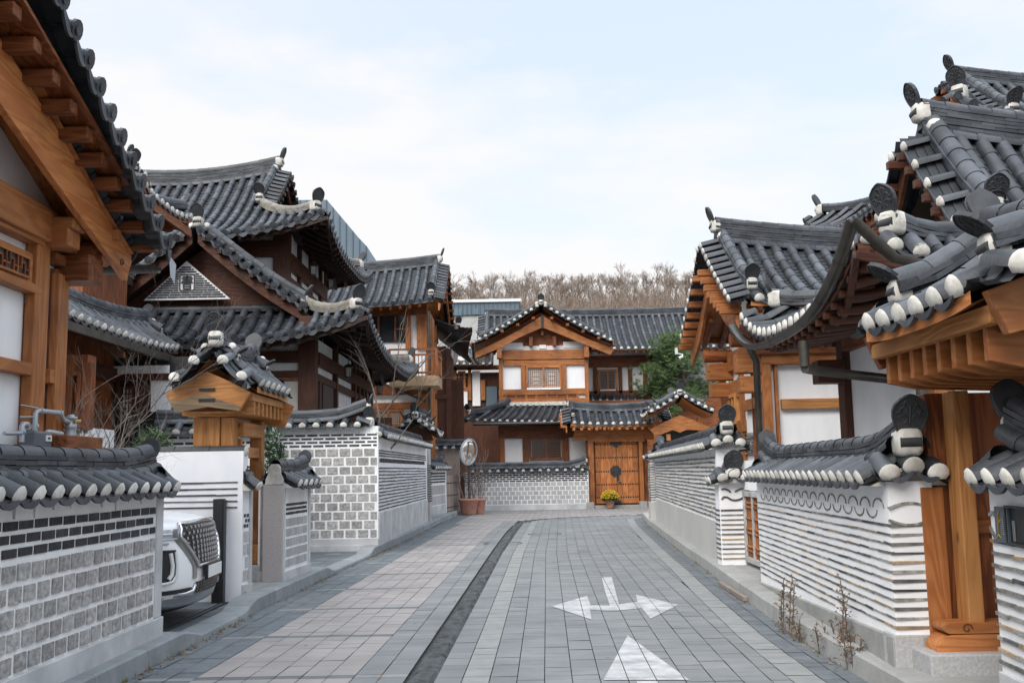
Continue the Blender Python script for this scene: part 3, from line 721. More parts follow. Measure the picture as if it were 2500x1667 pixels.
def drive_wall():
    t=thing('screen_wall','smooth white wall with five dark tile lines, closing the parking bay behind the car','wall',(-4.5,12.1,0))
    pl=Plane((-7.5,11.97),(-3.21,11.97)); L=pl.L
    wall_core(t,pl,0,L,-.02,1.79,.22,'white')
    m=MB(); stripes(m,pl,L-2.6,L-.06,[1.42,1.345,1.275,1.205,1.13],'stripdark',.018,.008,.5,.004); m.build('tile_lines',t)
    m=MB(); k=0; x=L
    while x>0:
        l=.42; mm=random.choice(['tiledark','tileold','tile','tiledark']) if k else 'tiledark'
        m.tube([pl.P(x,1.785,-.10),pl.P(max(0,x-l+.006),1.785,-.10)],[.075,.07],mm,n=9,arc=(-.1,PI+.1),up=UP); x-=l;k+=1
    m.build('coping_tiles',t); m=MB(); m.lathe(pl.P(L-.005,1.785,-.1),[(.07,0),(.05,.03),(.0,.045)],'plaster',9,axis=pl.x); m.build('end_plaster',t)
    # narrow return beside the gate
    r=thing('boundary_wall','narrow white wall piece between the parking bay and the timber gate','wall',(-3.2,12.1,0))
    pl=Plane((-3.205,11.985),(-3.165,12.22)); L=pl.L
    wall_core(r,pl,.0,L,.0,1.36,.24,'mortar'); m=MB(); pl.box(m,-.01,L+.01,.0,.235,-.26,.022,'plinth'); m.build('plinth',r,None,.005)
    m=MB(); pl.box(m,L-.07,L+.004,.237,1.36,-.25,.014,'plinth'); m.build('end_pillar',r,None,.004)
    m=MB(); blocks(m,pl,.015,L-.075,rows(.26,.86,4,.025),.10,.02,'granitesmooth',.008,.004); m.build('stone_blocks',r)
    m=MB(); blocks(m,pl,.015,L-.075,rows(.88,1.06,3,.02),.075,.02,'brick',.006,.003); m.build('dark_bricks',r)
    coping(r,(-3.32,11.99),(-3.28,12.2),1.35,.25,(0,0),courses=2,rise=.15,ov=(.0,.02),sp=.2)
    # second stub beyond the gate
    r=thing('boundary_wall','short wall stub with a smooth pinkish granite end beyond the timber gate','wall',(-3.1,13.7,.15))
    pl=Plane((-2.99,13.06),(-2.90,14.36)); L=pl.L
    wall_core(r,pl,.02,L,.15,1.36,.32,'mortar'); m=MB(); pl.box(m,.014,L+.01,.15,.27,-.33,.022,'plinth'); m.build('plinth',r,None,.005)
    e=Plane((-3.235,13.04),(-2.985,13.04)); m=MB(); e.box(m,0,e.L,.15,1.37,-.06,.0,'granitepink'); m.build('granite_end',r,None,.006)
    m=MB(); pl.box(m,0.02,.10,.272,1.37,-.3,.014,'plinth'); pl.box(m,L-.1,L+.005,.272,1.37,-.3,.014,'plinth'); m.build('end_pillar',r,None,.004)
    m=MB(); blocks(m,pl,.16,L-.16,rows(.30,.95,5,.03),.125,.022,'granitesmooth',.008,.004); m.build('stone_blocks',r)
    m=MB(); blocks(m,pl,.16,L-.16,rows(.97,1.14,3,.022),.115,.02,'brick',.006,.003); m.build('dark_bricks',r)
    coping(r,(-3.10,13.12),(-3.01,14.36),1.36,.28,(0,1),courses=3,rise=.12,osc=.8,ov=(0,.04),bowl=.1)
    m=MB(); c=V((-3.10,13.12,1.38)); m.prism([c+V((-.115,0,0)),c+V((.11,0,0)),c+V((.115,0,.06)),c+V((.08,0,.13)),c+V((.075,0,.22)),c+V((.04,0,.26)),c+V((-.04,0,.26)),c+V((-.075,0,.22)),c+V((-.085,0,.13)),c+V((-.115,0,.06))],V((0,-.05,0)),'plaster'); m.build('end_plaster',r)
drive_wall()
def mid_left_wall():
    t=thing('boundary_wall','tall granite block wall with four dark brick courses, facing the viewer behind the timber gate','wall',(-4.5,19.5,0))
    pl=Plane((-11,19.35),(-2.60,19.35)); L=pl.L
    wall_core(t,pl,0,L-.004,.05,2.40,.35); m=MB(); pl.box(m,0,L+.004,.04,.28,-.36,.03,'plinth'); m.build('plinth',t,None,.006)
    m=MB(); blocks(m,pl,.02,L-.03,rows(.285,1.99,10,.034),.235,.036,'granite',.013,.008); m.build('stone_blocks',t)
    m=MB(); blocks(m,pl,.02,L-.03,rows(2.0,2.27,4,.032),.23,.035,'brick',.006,.004); m.build('dark_bricks',t)
    coping(t,(-11,19.53),(-2.95,19.53),2.39,.33,(0,1),courses=3,rise=.13,osc=.85,ov=(0,.1),bowl=.22)
    t=thing('boundary_wall','long white wall ribbed with thin grey tile lines, left side of the lane','wall',(-2.5,24,.15))
    pl=Plane((-2.602,19.37),(-2.44,28.3)); L=pl.L
    wall_core(t,pl,.0,L,.75,2.20,.34,'white'); m=MB(); pl.box(m,0,L,.13,.75,-.35,.02,'plinth'); m.build('plinth',t,None,.006)
    m=MB(); zs=[.80+.0665*i for i in range(13)]+[1.835,1.885,1.935]; stripes(m,pl,.05,L-.35,zs,'stripdark',.024,.012,.28,.006)
    k=.12
    for i in range(int((L-.6)/.24)):
        c=.2+i*.24; arcs(m,pl,[c],1.70,.17,.08,'stripdark'); arcs(m,pl,[c],1.79,.17,.08,'stripdark',True)
    m.build('tile_lines',t)
    coping(t,(-2.78,19.6),(-2.61,28.0),2.18,.33,(1,0),courses=3,rise=.13,osc=.95,ov=(.12,0),bowl=.16)
    p=thing('wall_pillar','slim grey pillar of stacked tile edges ending the ribbed white wall on the left','pillar',(-2.4,28.6,.15))
    pl=Plane((-2.75,28.32),(-2.36,28.32)); m=MB(); pl.box(m,0,.39,.13,.65,-.4,.03,'granitepink'); m.build('base',p,None,.008)
    m=MB(); pl.box(m,.01,.38,.65,2.3,-.38,.0,'concrete'); m.build('shaft',p)
    m=MB(); stripes(m,pl,0,.39,[.70+.066*i for i in range(16)],'stripdark',.024,.014,.2,.003)
    p2=Plane((-2.37,28.32),(-2.35,28.7)); stripes(m,p2,0,.38,[.70+.066*i for i in range(16)],'stripdark',.024,.02,.2,.003); m.build('tile_lines',p)
    # small gate roof beyond
    g=thing('roofed_gate','small dark tiled gate at the far end of the left ribbed wall','gate',(-2.75,29.3,2.2))
    w=lambda a,b,z:V((-2.80+b,29.6+a,z))
    hanok_roof(g,w,-1.0,1.3,.62,2.55,2.95,lift=.12,sag=.05,sp=.24,r=.07,courses=3,rsag=.12,fine=True,axis='y',osc=1.0,wm='red',raf='red',rafters=False,bargeo=False)
    m=MB(); m.prism([w(-.75,-.5,2.4),w(-.75,.5,2.4),w(-.75,.42,2.62),w(-.75,0,2.85),w(-.75,-.42,2.62)],V((0,.06,0)),'red_x'); m.box((-2.80,29.75,1.3),(.5,1.9,2.25),'red_z'); m.build('frame',g)
mid_left_wall()
def right_walls():
    t=thing('boundary_wall','white wall with wavy tile arches above rows of thin stone tiles','wall',(2.8,9.5,.15))
    pl=Plane((2.55,6.95),(2.85,11.95)); L=pl.L
    wall_core(t,pl,.0,L,.16,1.38,.30,'white'); m=MB(); m.prism([pl.P(-.015,.13,.03),pl.P(L,.13,.03),pl.P(L,.17,.03),pl.P(-.015,.35,.03)],pl.n*-.34,'kerblight'); m.build('plinth',t,None,.008)
    m=MB(); zs=[.405+.0615*i for i in range(12)]; stripes(m,pl,1.6,L-.02,[.345],'tilestrip',.015,.006,.24,.005); stripes(m,pl,3.2,L-.02,[.285],'tilestrip',.015,.006,.24,.005); stripes(m,pl,-.01,L-.02,zs,'tilestrip',.015,.006,.24,.005)
    n=int((L-.2)/.325)
    for i in range(n):
        c=.22+i*.325; arcs(m,pl,[c],1.196,.265,.07,th=.011,proud=.006); arcs(m,pl,[c+.1625],1.180,.265,.064,flip=True,th=.011,proud=.006)
    e=Plane((2.548,6.945),(2.835,6.945)); stripes(m,e,.0,e.L-.01,zs,'tilestrip',.019,.010,.4,.002)
    for zz,fl in((1.20,0),(1.12,1)):
        q=[(.28*k/10,zz+(-.034 if fl else .034)*math.sin(PI*k/10)) for k in range(11)]
        for a,b in zip(q,q[1:]): m.bar(e.P(*a,.0),e.P(*b,.0),.03,.016,'tilestrip')
    m.build('tile_lines',t); m=MB(); e.box(m,-.02,e.L+.02,.13,.36,-.2,.02,'granitesmooth'); m.build('corner_stone',t,None,.006)
    # white end face
    m=MB(); e.box(m,0.002,e.L,.36,1.38,-.05,-.003,'white'); m.build('end_face',t)
    coping(t,(2.72,7.06),(3.00,11.85),1.38,.30,(1.02,.85),courses=3,rise=.13,osc=1.0,ov=(.10,.04),bowl=.13,r=.068,sp=.235)
    # long far wall
    t=thing('boundary_wall','long white wall of rough stone tile rows beyond the smiling pillar','wall',(3.4,20,.15))
    pl=Plane((2.915,14.55),(3.70,26.6)); L=pl.L
    wall_core(t,pl,0,L,.70,1.80,.32,'white'); m=MB(); pl.box(m,0,L,.12,.72,-.33,.02,'concrete'); m.build('plinth',t,None,.006)
    m=MB(); stripes(m,pl,.12,L-.02,[.77+.0665*i for i in range(14)],'tilestrip',.022,.012,.2,.008); m.build('tile_lines',t)
    e=Plane((2.91,14.54),(3.2,14.54)); m=MB(); e.box(m,.0,e.L,.12,1.8,-.1,.0,'white'); m.build('end_face',t)
    coping(t,(3.08,14.62),(3.86,26.5),1.78,.32,(1.05,.9),courses=3,rise=.13,osc=1.0,ov=(.10,.05),bowl=.14,sp=.25)
    # smiling pillar
    p=thing('wall_pillar','white pillar whose curved tile edges look like a smiling face, beside the lattice gate','pillar',(3.05,14.4,.15))
    pl=Plane((2.86,14.2),(3.24,14.2)); m=MB(); pl.box(m,0,.38,.14,1.30,-.30,0,'white'); m.build('shaft',p,None,.004)
    m=MB(); zs=[.24+.066*i for i in range(11)]; stripes(m,pl,.01,.375,zs,'tilestrip',.02,.012,.5,.003)
    s=Plane((2.86,14.5),(2.86,14.2)); stripes(m,s,.0,.29,zs,'tilestrip',.02,.012,.5,.003)
    for pts in([(.03,1.19),(.08,1.195),(.13,1.175),(.16,1.145)],[(.22,1.15),(.25,1.17),(.30,1.19),(.355,1.195)],[(.03,1.05),(.06,1.085),(.11,1.08),(.16,1.045),(.22,1.035),(.28,1.045),(.33,1.07),(.36,1.09)]):
        for a,b in zip(pts,pts[1:]): m.bar(pl.P(*a,.002),pl.P(*b,.002),.022,.024,'stripdark')
    m.build('tile_lines',p)
    coping(p,(3.05,14.22),(3.05,14.52),1.29,.30,(1.15,0),courses=2,rise=.12,osc=1.0,ov=(.06,0),sp=.2,bowl=.0,rw=.15)
    # lattice gate and its lintel
    g=thing('lattice_gate','brown wooden lattice gate in a pale frame under a plain lintel, beside the smiling pillar','gate',(3.3,13.2,.15))
    pl=Plane((3.17,12.0),(3.20,14.19)); L=pl.L; m=MB()
    pl.box(m,.0,.06,.18,1.16,-.05,.02,'paint'); pl.box(m,L-.06,L,.18,1.16,-.05,.02,'paint'); pl.box(m,.06,L-.06,1.09,1.16,-.05,.018,'paint'); pl.box(m,.06,L-.06,.2,.27,-.05,.018,'paint')
    for c in(.28,.52,.76): pl.box(m,L*c-.025,L*c+.025,.27,1.09,-.045,.016,'paint')
    m.build('frame',g,None,.004); m=MB()
    for i in range(1,28): pl.box(m,L*i/28-.008,L*i/28+.008,.27,1.09,-.03,-.012,'wood_z')
    for z in(.36,.42,.6,.66,.8,.95,1.01): pl.box(m,.06,L-.06,z-.012,z+.012,-.011,.003,'wood_y')
    pl.box(m,.06,L-.06,.27,1.09,-.045,-.036,'black'); m.build('lattice',g)
    m=MB(); pl.box(m,-.1,L+.3,1.18,1.58,-.14,.0,'white'); m.build('lintel',g)
    # far pillar
    p=thing('wall_pillar','slim tile-edged pillar at the far end of the long right wall','pillar',(3.75,27.1,.15))
    pl=Plane((3.58,26.85),(4.02,26.85)); m=MB(); pl.box(m,0,.44,.1,.62,-.4,.02,'concrete'); m.build('base',p,None,.006)
    m=MB(); pl.box(m,.02,.42,.62,1.78,-.38,0,'white'); m.build('shaft',p); m=MB(); stripes(m,pl,.01,.43,[.67+.0665*i for i in range(16)],'tilestrip',.026,.018,.3,.004)
    s=Plane((3.60,27.2),(3.58,26.85)); stripes(m,s,0,.34,[.67+.0665*i for i in range(16)],'tilestrip',.026,.02,.3,.004); m.build('tile_lines',p)
    coping(p,(3.8,26.9),(3.82,27.3),1.76,.32,(1.0,0),courses=3,rise=.12,osc=.9,ov=(.05,0),sp=.2,bowl=0)
    # wall at the right edge of view
    t=thing('boundary_wall','white tile-lined wall with a slate plaque and letter box, at the right edge','wall',(2.95,4.6,.15))
    pl=Plane((2.56,3.4),(2.735,5.86)); L=pl.L
    wall_core(t,pl,0,L,.28,1.40,.36,'white'); m=MB(); pl.box(m,0,L+.01,.13,.33,-.37,.02,'plinth'); m.build('plinth',t,None,.006)
    m=MB(); stripes(m,pl,.0,L+.006,[.385+.0665*i for i in range(11)],'tilestrip',.02,.014,.26,.008); 
    for pts in([(L+.004,1.20),(L-.05,1.215),(L-.1,1.19)],[(L+.004,1.13),(L-.03,1.10),(L-.09,1.05)]):
        for a,b in zip(pts,pts[1:]): m.bar(pl.P(*a,.002),pl.P(*b,.002),.02,.018,'tilestrip')
    m.build('tile_lines',t)
    coping(t,(2.78,3.4),(2.955,5.84),1.385,.33,(0,1.0),courses=3,rise=.13,osc=.95,ov=(0,.06),bowl=.16,sp=.25)
    s=thing('name_plaque','dark slate plaque with a gold sprig and raised script on the right-edge white wall','plaque',(2.7,5.4,1.2))
    a0,z0=pl.sz((2442,1322)); a1,z1=pl.sz((2466,1238)); m=MB(); pl.box(m,min(a0,a1),max(a0,a1),min(z0,z1),max(z0,z1),.003,.022,'slate'); m.build('plate',s,None,.003)
    zl=min(z0,z1); zh=max(z0,z1); al=min(a0,a1); ah=max(a0,a1); q=lambda u,v:pl.P(lerp(ah,al,u),lerp(zl,zh,v),.024)
    m=MB(); br=[q(.15,.12),q(.3,.22),q(.28,.4),q(.35,.55),q(.3,.75),q(.5,.92)]; m.tube(br,[.006,.005,.005,.009,.006,.002],'brass',n=6); m.tube([q(.35,.55),q(.62,.7)],[.007,.002],'brass',n=6); m.tube([q(.3,.22),q(.5,.12)],[.005,.002],'brass',n=6); m.build('sprig',s)
    m=MB()
    random.seed(5)
    for i in range(9):                   # the raised script, read as strokes down the plate
        v=.68-.055*i; m.tube([q(.55,v),q(.62+.1*random.random(),v+.03),q(.72,v-.01),q(.8,v+.025)],.0028,'satin',n=5)
    m.build('script',s)
    b=thing('letter_box','dark metal letter box let into the right-edge white wall beside the plaque','letter box',(2.68,5.2,1.2))
    a0,z0=pl.sz((2470,1328)); a1,z1=pl.sz((2500,1236)); a0,a1=min(a0,a1)-.12,max(a0,a1); z0,z1=min(z0,z1),max(z0,z1); m=MB()
    for (x0,x1,y0,y1) in((a0,a0+.012,z0,z1),(a1-.012,a1,z0,z1),(a0+.012,a1-.012,z0,z0+.012),(a0+.012,a1-.012,z1-.012,z1)): pl.box(m,x0,x1,y0,y1,.002,.03,'iron')
    m.build('frame',b); m=MB(); pl.box(m,a0+.012,a1-.012,z0+.012,z1-.012,.001,.006,'black'); pl.box(m,a1-.09,a1-.055,z0+.02,z1-.08,.007,.012,'satin'); m.build('flap',b)
right_walls()
# ---------------------------------------------------------------- houses
def crop(x0,y0,k): return lambda x,y:(x0+x/k,y0+y/k)
cA=crop(0,550,2.852); c1=crop(0,0,2.24); c2=crop(0,600,2.24); c4=crop(600,400,2.851); c5=crop(600,850,2.6133); c6=crop(1080,620,2.24)
cB=crop(380,740,3.92); r1=crop(1600,450,2.851); r2=crop(1950,80,2.851); r3=crop(1950,580,2.851); r4=crop(1540,850,2.412); r5=crop(1800,1000,2.3514); r6=crop(2200,800,1.81); r7=crop(2200,450,3.92)
def panel(root,pl,c0,c1,d=.0,m='white',name='wall_panel'): return member(root,name,pl,c0,c1,-.03,d,m,0)
def post(root,pl,c0,c1,d=.10,m='wood',d0=-.05,z0=None,name='post'):
    a0,z1=pl.sz(c0);a1,zb=pl.sz(c1); mb=MB(); pl.box(mb,a0,a1,zb if z0 is None else z0,z1,d0,d,m+'_z'); return mb.build(name,root,None,.008)
def beam(root,pl,c0,c1,d=.07,m='wood',ax='x',d0=-.05,a0=None,a1=None,name='beam'):
    s0,z1=pl.sz(c0);s1,z0=pl.sz(c1); mb=MB(); pl.box(mb,s0 if a0 is None else a0,s1 if a1 is None else a1,z0,z1,d0,d,m+'_'+ax); return mb.build(name,root,None,.006)
def slab(root,name,x0,x1,y0,y1,z0,z1,m,bevel=0):
    mb=MB(); mb.box(((x0+x1)/2,(y0+y1)/2,(z0+z1)/2),(x1-x0,y1-y0,z1-z0),m); return mb.build(name,root,None,bevel)

def left_front_house():
    t=thing('timber_house','orange timber house with white panels and a steep gable verge, nearest on the left','house',(-7,6,.15))
    slab(t,'wall',-12,-4.03,1.6,9.0,.15,3.7,'white')
    mb=MB(); mb.prism([(-4.04,1.6,3.7),(-4.04,9.0,3.7),(-4.04,7.2,4.5),(-4.04,5.2,5.4),(-4.04,3.2,4.5)],(-.1,0,0),'white'); mb.build('gable_wall',t)
    pl=Plane((-4.0,4.0),(-4.0,9.02)); L=pl.L
    zz=lambda y,x=80:pl.sz(cA(x,y))[1]
    # frame: long members run out of view toward the viewer
    for y0,y1,dd,nm in((42,130,.09,'beam'),(375,480,.08,'beam'),(945,1055,.07,'beam')): beam(t,pl,cA(90,y0),cA(200,y1),dd,'wood','y',a0=0,a1=pl.sz(cA(225,600))[0],name=nm)
    mb=MB(); z=zz(40); 
    pts=[(pl.sz(cA(270,20))[0],z+.02)]; mb.prism([pl.P(0,z+.0,.0),pl.P(L,z,.0),pl.P(L,z+.28,.0),pl.P(0,z+.34,.0)],pl.n*.13,'wood_y'); mb.build('tie_beam',t,None,.02)
    pm=Plane((-3.925,4.0),(-3.925,9.02)); pc=Plane((-3.935,4.0),(-3.935,9.02)); post(t,pm,cA(272,-60),cA(297,1568),.0,'wood',d0=-.09,z0=.2); post(t,pc,cA(416,330),cA(441,1568),.0,'wood',d0=-.07,z0=.2)
    post(t,pl,cA(190,540),cA(226,1568),.035,'brown',z0=.2,name='jamb'); post(t,pl,cA(372,300),cA(392,1568),.03,'brown',z0=.2,name='jamb')
    beam(t,pl,cA(305,1000),cA(372,1110),.06,'wood','y'); beam(t,pl,cA(335,185),cA(420,300),.07,'brown','y')
    # lattice transom
    a1,z1=pl.sz(cA(192,200)); _,z0=pl.sz(cA(80,385)); fr=MB(); pl.box(fr,a1-1.3,a1,z0,z1,-.02,.05,'wood_y'); f=fr.build('transom_window',t,None,.006)
    fr=MB(); pl.box(fr,a1-1.2,a1-.1,z0+.06,z1-.07,.051,.055,'black'); f2=fr.build('pane',f); fr=MB(); x0,x1,y0,y1=a1-1.2,a1-.1,z0+.06,z1-.07
    for i in range(19):
        c=lerp(x0,x1,i/18); h=(y1-y0); k=i%3; lo,hi=((0,1),(.3,1),(0,.68))[k]; pl.box(fr,c-.008,c+.008,y0+h*lo,y0+h*hi,.056,.07,'brown_z')
        if i<18: pl.box(fr,c,lerp(x0,x1,(i+1)/18),y0+h*(.34 if k!=1 else .68)-.007,y0+h*(.34 if k!=1 else .68)+.007,.056,.068,'brown_y')
    pl.box(fr,x0-.02,x1+.02,y0-.02,y0,.05,.075,'wood_y'); pl.box(fr,x0-.02,x1+.02,y1,y1+.02,.05,.075,'wood_y'); fr.build('lattice',f)
    # bracket ends
    for c0,c,nm in((cA(285,30),cA(460,155),'bracket'),(cA(285,-45),cA(480,35),'bracket')):
        z1=pl.sz(c0)[1];z0=pl.sz((c0[0],c[1]))[1]; s=pl.sz(cA(300,100))[0]; mb=MB(); pl.box(mb,s-.12,s+.12,z0,z1,-.05,.27 if nm and c[0]<165 else .31,'wood_x'); mb.build(nm,t,None,.015)
    z1=pl.sz(cA(440,215))[1]; mb=MB(); pl.box(mb,L-.32,L-.02,z1-.24,z1,-.05,.28,'brown_x'); mb.build('bracket',t,None,.015)
    mb=MB(); mb.tube([(-4.6,8.9,z1+.05),(-3.74,8.9,z1+.05)],.11,'brown_x',n=10); mb.build('purlin',t)
    # gable boards and verge joists
    pv=Plane((-3.62,2.0),(-3.62,9.6)); lo=[pv.sz((0,241)),pv.sz((308,679))]; hi=[pv.sz((0,96)),pv.sz((325,612))]
    k1=(lo[1][1]-lo[0][1])/(lo[1][0]-lo[0][0]); k2=(hi[1][1]-hi[0][1])/(hi[1][0]-hi[0][0]); q=3.2
    f1=lambda a:lo[1][1]+k1*(a-lo[1][0])*(1+.0*a); f2=lambda a:hi[1][1]+k2*(a-hi[1][0])
    e=lo[1][0]; mb=MB(); out=[pv.P(q,f1(q))]+[pv.P(lerp(q,e,i/8),f1(lerp(q,e,i/8))-.03*math.sin(PI*i/8)) for i in range(1,9)]+[pv.P(e+.03,f1(e)-.02),pv.P(e+.05,f1(e)+.05),pv.P(hi[1][0]+.05,f2(hi[1][0]))]+[pv.P(q,f2(q))]
    mb.prism(out,pv.n*-.06,'wood_y')
    c=pv.P(e-.12,f1(e)+.12,.004); mb.tube([c+pv.x*(.045*math.cos(a)*(1-a/9))+UP*(.045*math.sin(a)*(1-a/9)) for a in [i*.5 for i in range(14)]],.006,'red_y',n=4); mb.build('bargeboard',t,None,.006)
    for i in range(11):
        a=hi[1][0]-.03-i*.31; mb=MB(); z=f2(a)+.02; mb.box(pv.P(a,z,.08),(.30,.125,.10),'brown_x',pv.n,pv.x,UP); mb.build('verge_joist',t,None,.008)
    mb=MB(); mb.prism([pv.P(q,f2(q)+.09,-.2),pv.P(hi[1][0]+.12,f2(hi[1][0])+.05,-.2),pv.P(hi[1][0]+.12,f2(hi[1][0])+.05,.27),pv.P(q,f2(q)+.09,.27)],UP*.035,'brown_y'); mb.build('verge_boarding',t)
    w=lambda a,b,z:V((a,5.2+b,z))
    hanok_roof(t,w,-12,-3.56,4.2,3.62,5.85,lift=.06,sag=.05,sp=.29,end='disc',courses=5,ends=(0,1),bargeo=False,raf='wood',rafters=True,rafsp=.5,lip=.09,rafd=1.0)
    # roof edge gutter piece at the corner
    mb=MB(); mb.tube([(-3.4,9.52,3.52),(-6,9.52,3.5)],.07,'gutter',n=8,arc=(PI,2*PI),up=UP); mb.add([(-3.28,9.45,3.62),(-3.28,9.66,3.56),(-3.28,9.63,3.36),(-3.28,9.5,3.42)],[(0,1,2,3)],'steel'); mb.build('gutter',t)
    # gas meter
    g=thing('gas_meter','grey gas meter with bent pipes and regulator on the orange timber house','gas meter',(-3.75,8.2,1.8))
    P=lambda x,y,d=.12:pl.P(*pl.sz(cA(x,y)),d)
    mb=MB(); pts=[P(-60,1450),P(45,1450),P(58,1385),P(75,1385),P(85,1410),P(85,1440)]; mb.tube([P(45,1510),P(48,1400),P(58,1385),P(85,1385),P(90,1420)],.022,'steel',n=9)
    mb.tube([P(140,1430),P(145,1310),P(155,1296),P(180,1293),P(320,1308),P(333,1330),P(345,1360),P(380,1368)],.021,'steel',n=9); mb.tube([P(210,1510),P(215,1450),P(235,1440),P(330,1455)],.024,'steel',n=9)
    for a,b in((45,1440),(140,1400),(180,1294),(318,1308),(300,1452),(212,1470)): mb.tube([P(a-4,b),P(a+8,b+2)],.028,'steel',n=9)
    mb.tube([P(126,1250,.02),P(165,1275,.12)],.006,'satin',n=5); mb.tube([P(122,1335,.02),P(140,1335,.12)],.01,'steel',n=5); mb.tube([P(-80,1450),P(45,1450)],.016,'steel',n=7); mb.build('pipes',g)
    mb=MB(); a0,z0=pl.sz(cA(72,1560)); a1,z1=pl.sz(cA(200,1440)); pl.box(mb,a0,a1,z0-.03,z1,.07,.2,'meter'); o=mb.build('meter_body',g,None,.02)
    mb=MB(); a0,z0=pl.sz(cA(145,1505)); a1,z1=pl.sz(cA(188,1465)); pl.box(mb,a0,a1,z0,z1,.2,.206,'plate'); pl.box(mb,lerp(a0,a1,.3),lerp(a0,a1,.7),lerp(z0,z1,.35),lerp(z0,z1,.65),.206,.209,'black'); mb.build('dial',o)
    mb=MB(); c=P(393,1490); h=(P(393,1318)-c).z; mb.lathe(c,[(.05,0),(.055,.03),(.05,.05),(.045,h*.4),(.052,h*.45),(.052,h*.6),(.045,h*.62),(.045,h*.8),(.055,h*.82),(.055,h*.9),(.03,h*.92),(.028,h)],'steel',12); mb.tube([P(383,1366,.17),P(425,1362,.17)],.012,'brass',n=6); mb.build('regulator',g)
    mb=MB(); a0,z0=pl.sz(cA(215,1560)); a1,z1=pl.sz(cA(470,1480)); pl.box(mb,a0,a1+.05,z0-.1,z1,-.02,.3,'brown_y'); mb.build('wooden_ledge',t,None,.01)
left_front_house()

def left_gate():
    t=thing('timber_gate','small golden timber gate with a tiled gable roof, between the white walls on the left','gate',(-3.55,12.6,.15))
    w=lambda a,b,z:V((-3.53+b,12.7+a,z))
    hanok_roof(t,w,-.82,.82,.50,2.57,2.89,lift=.0,sag=.03,sp=.26,vsp=.25,vosc=.66,vc=1,vtilt=1.0,r=.072,courses=4,rsag=.12,axis='y',osc=.88,wm='gold',raf='gold',rafters=False,bargeo=False,relief=True)
    for Y,dy in((11.78,-1),(13.55,1)):
        pl=Plane((-4.4,Y),(-2.6,Y)); mb=MB()
        if dy<0:
            pg=[cB(85,870),(0,0),cB(490,655),cB(700,745),cB(905,850),cB(800,1030),cB(490,990),cB(185,1045)]; pg=[p for p in pg if p!=(0,0)]
            mb.prism([pl.P(*pl.sz(p)) for p in pg],V((0,.07,0)),'gold_x'); b=mb.build('gable_board',t,None,.006)
            mb=MB(); mb.prism([pl.P(*pl.sz(cB(*q)),.004) for q in((128,935),(250,925),(380,885),(490,868),(560,905),(700,955),(812,990),(800,1030),(490,990),(185,1045))],V((0,.002,0)),'weather_x'); mb.build('weathered_edge',b)
            mb=MB()
            for c0,c in((cB(418,815),cB(570,842)),(cB(414,915),cB(570,942))): pl.rect(mb,c0,c,-.01,.012,'black')
            mb.build('clamp',b)
        else:
            mb.prism([(-4.1,Y,2.42),(-3.53,Y,2.68),(-2.95,Y,2.42),(-3.08,Y,2.12),(-3.53,Y,2.2),(-3.98,Y,2.12)],V((0,-.06,0)),'gold_x'); mb.build('gable_board',t,None,.006)
    slab(t,'fascia',-3.16,-3.09,11.9,13.6,2.38,2.47,'gold_y',.005); slab(t,'fascia',-3.97,-3.9,11.9,13.6,2.38,2.47,'gold_y',.005)
    for i in range(8):
        y=12.0+i*.205; mb=MB(); mb.prism([(-3.10,y,2.375),(-3.10,y,2.22),(-3.53,y,2.20),(-3.96,y,2.22),(-3.96,y,2.375),(-3.53,y,2.50)],(0,.07,0),'gold_x'); mb.build('rafter',t,None,.004)
    slab(t,'boarding',-3.86,-3.2,11.9,13.5,2.235,2.26,'gold_y')
    for x0,x1,y0,y1 in((-3.86,-3.69,12.12,12.3),(-3.685,-3.53,12.08,12.3),(-3.525,-3.37,12.11,12.3)): slab(t,'post',x0,x1,y0,y1,.3,2.2,'gold_z',.008)
    slab(t,'post',-3.46,-3.30,13.2,13.36,.62,2.2,'gold_z',.01); slab(t,'post',-3.4,-3.34,12.34,12.42,.3,1.95,'gold_z',.005)
    slab(t,'beam',-3.44,-3.3,12.3,13.2,1.98,2.15,'gold_y',.006); slab(t,'lintel',-3.43,-3.33,12.3,13.2,1.72,1.85,'gold_y',.006)
    slab(t,'door',-3.9,-3.45,13.05,13.1,.35,1.72,'gold_z',.005)
    slab(t,'sill_block',-3.50,-3.26,13.14,13.42,.36,.62,'gold_y',.02); slab(t,'base_stone',-3.52,-3.14,13.1,13.44,.15,.36,'granitesmooth',.01); slab(t,'base_stone',-3.9,-3.3,12.05,12.5,.14,.3,'granitesmooth',.01)
left_gate()

def lantern(p,label,y=0):
    t=thing('hanging_lantern',label,'lantern',p,'black lanterns under the eaves'); x,y,z=p; mb=MB()
    mb.tube([(x,y,z+.05),(x,y,z+.35)],.008,'black',n=5); mb.lathe((x,y,z),[(.02,.06),(.12,.0),(.13,-.02),(.10,-.03)],'black',6,False); 
    for i in range(6):
        a=i*PI/3; mb.tube([(x+.09*math.cos(a),y+.09*math.sin(a),z-.03),(x+.075*math.cos(a),y+.075*math.sin(a),z-.27)],.008,'black',n=4)
    mb.lathe((x,y,z-.28),[(.085,0),(.09,.02),(.075,.03)],'black',6,False); mb.build('frame',t); mb=MB(); mb.lathe((x,y,z-.25),[(.05,0),(.065,.2)],'paper',6,False); mb.build('shade',t)

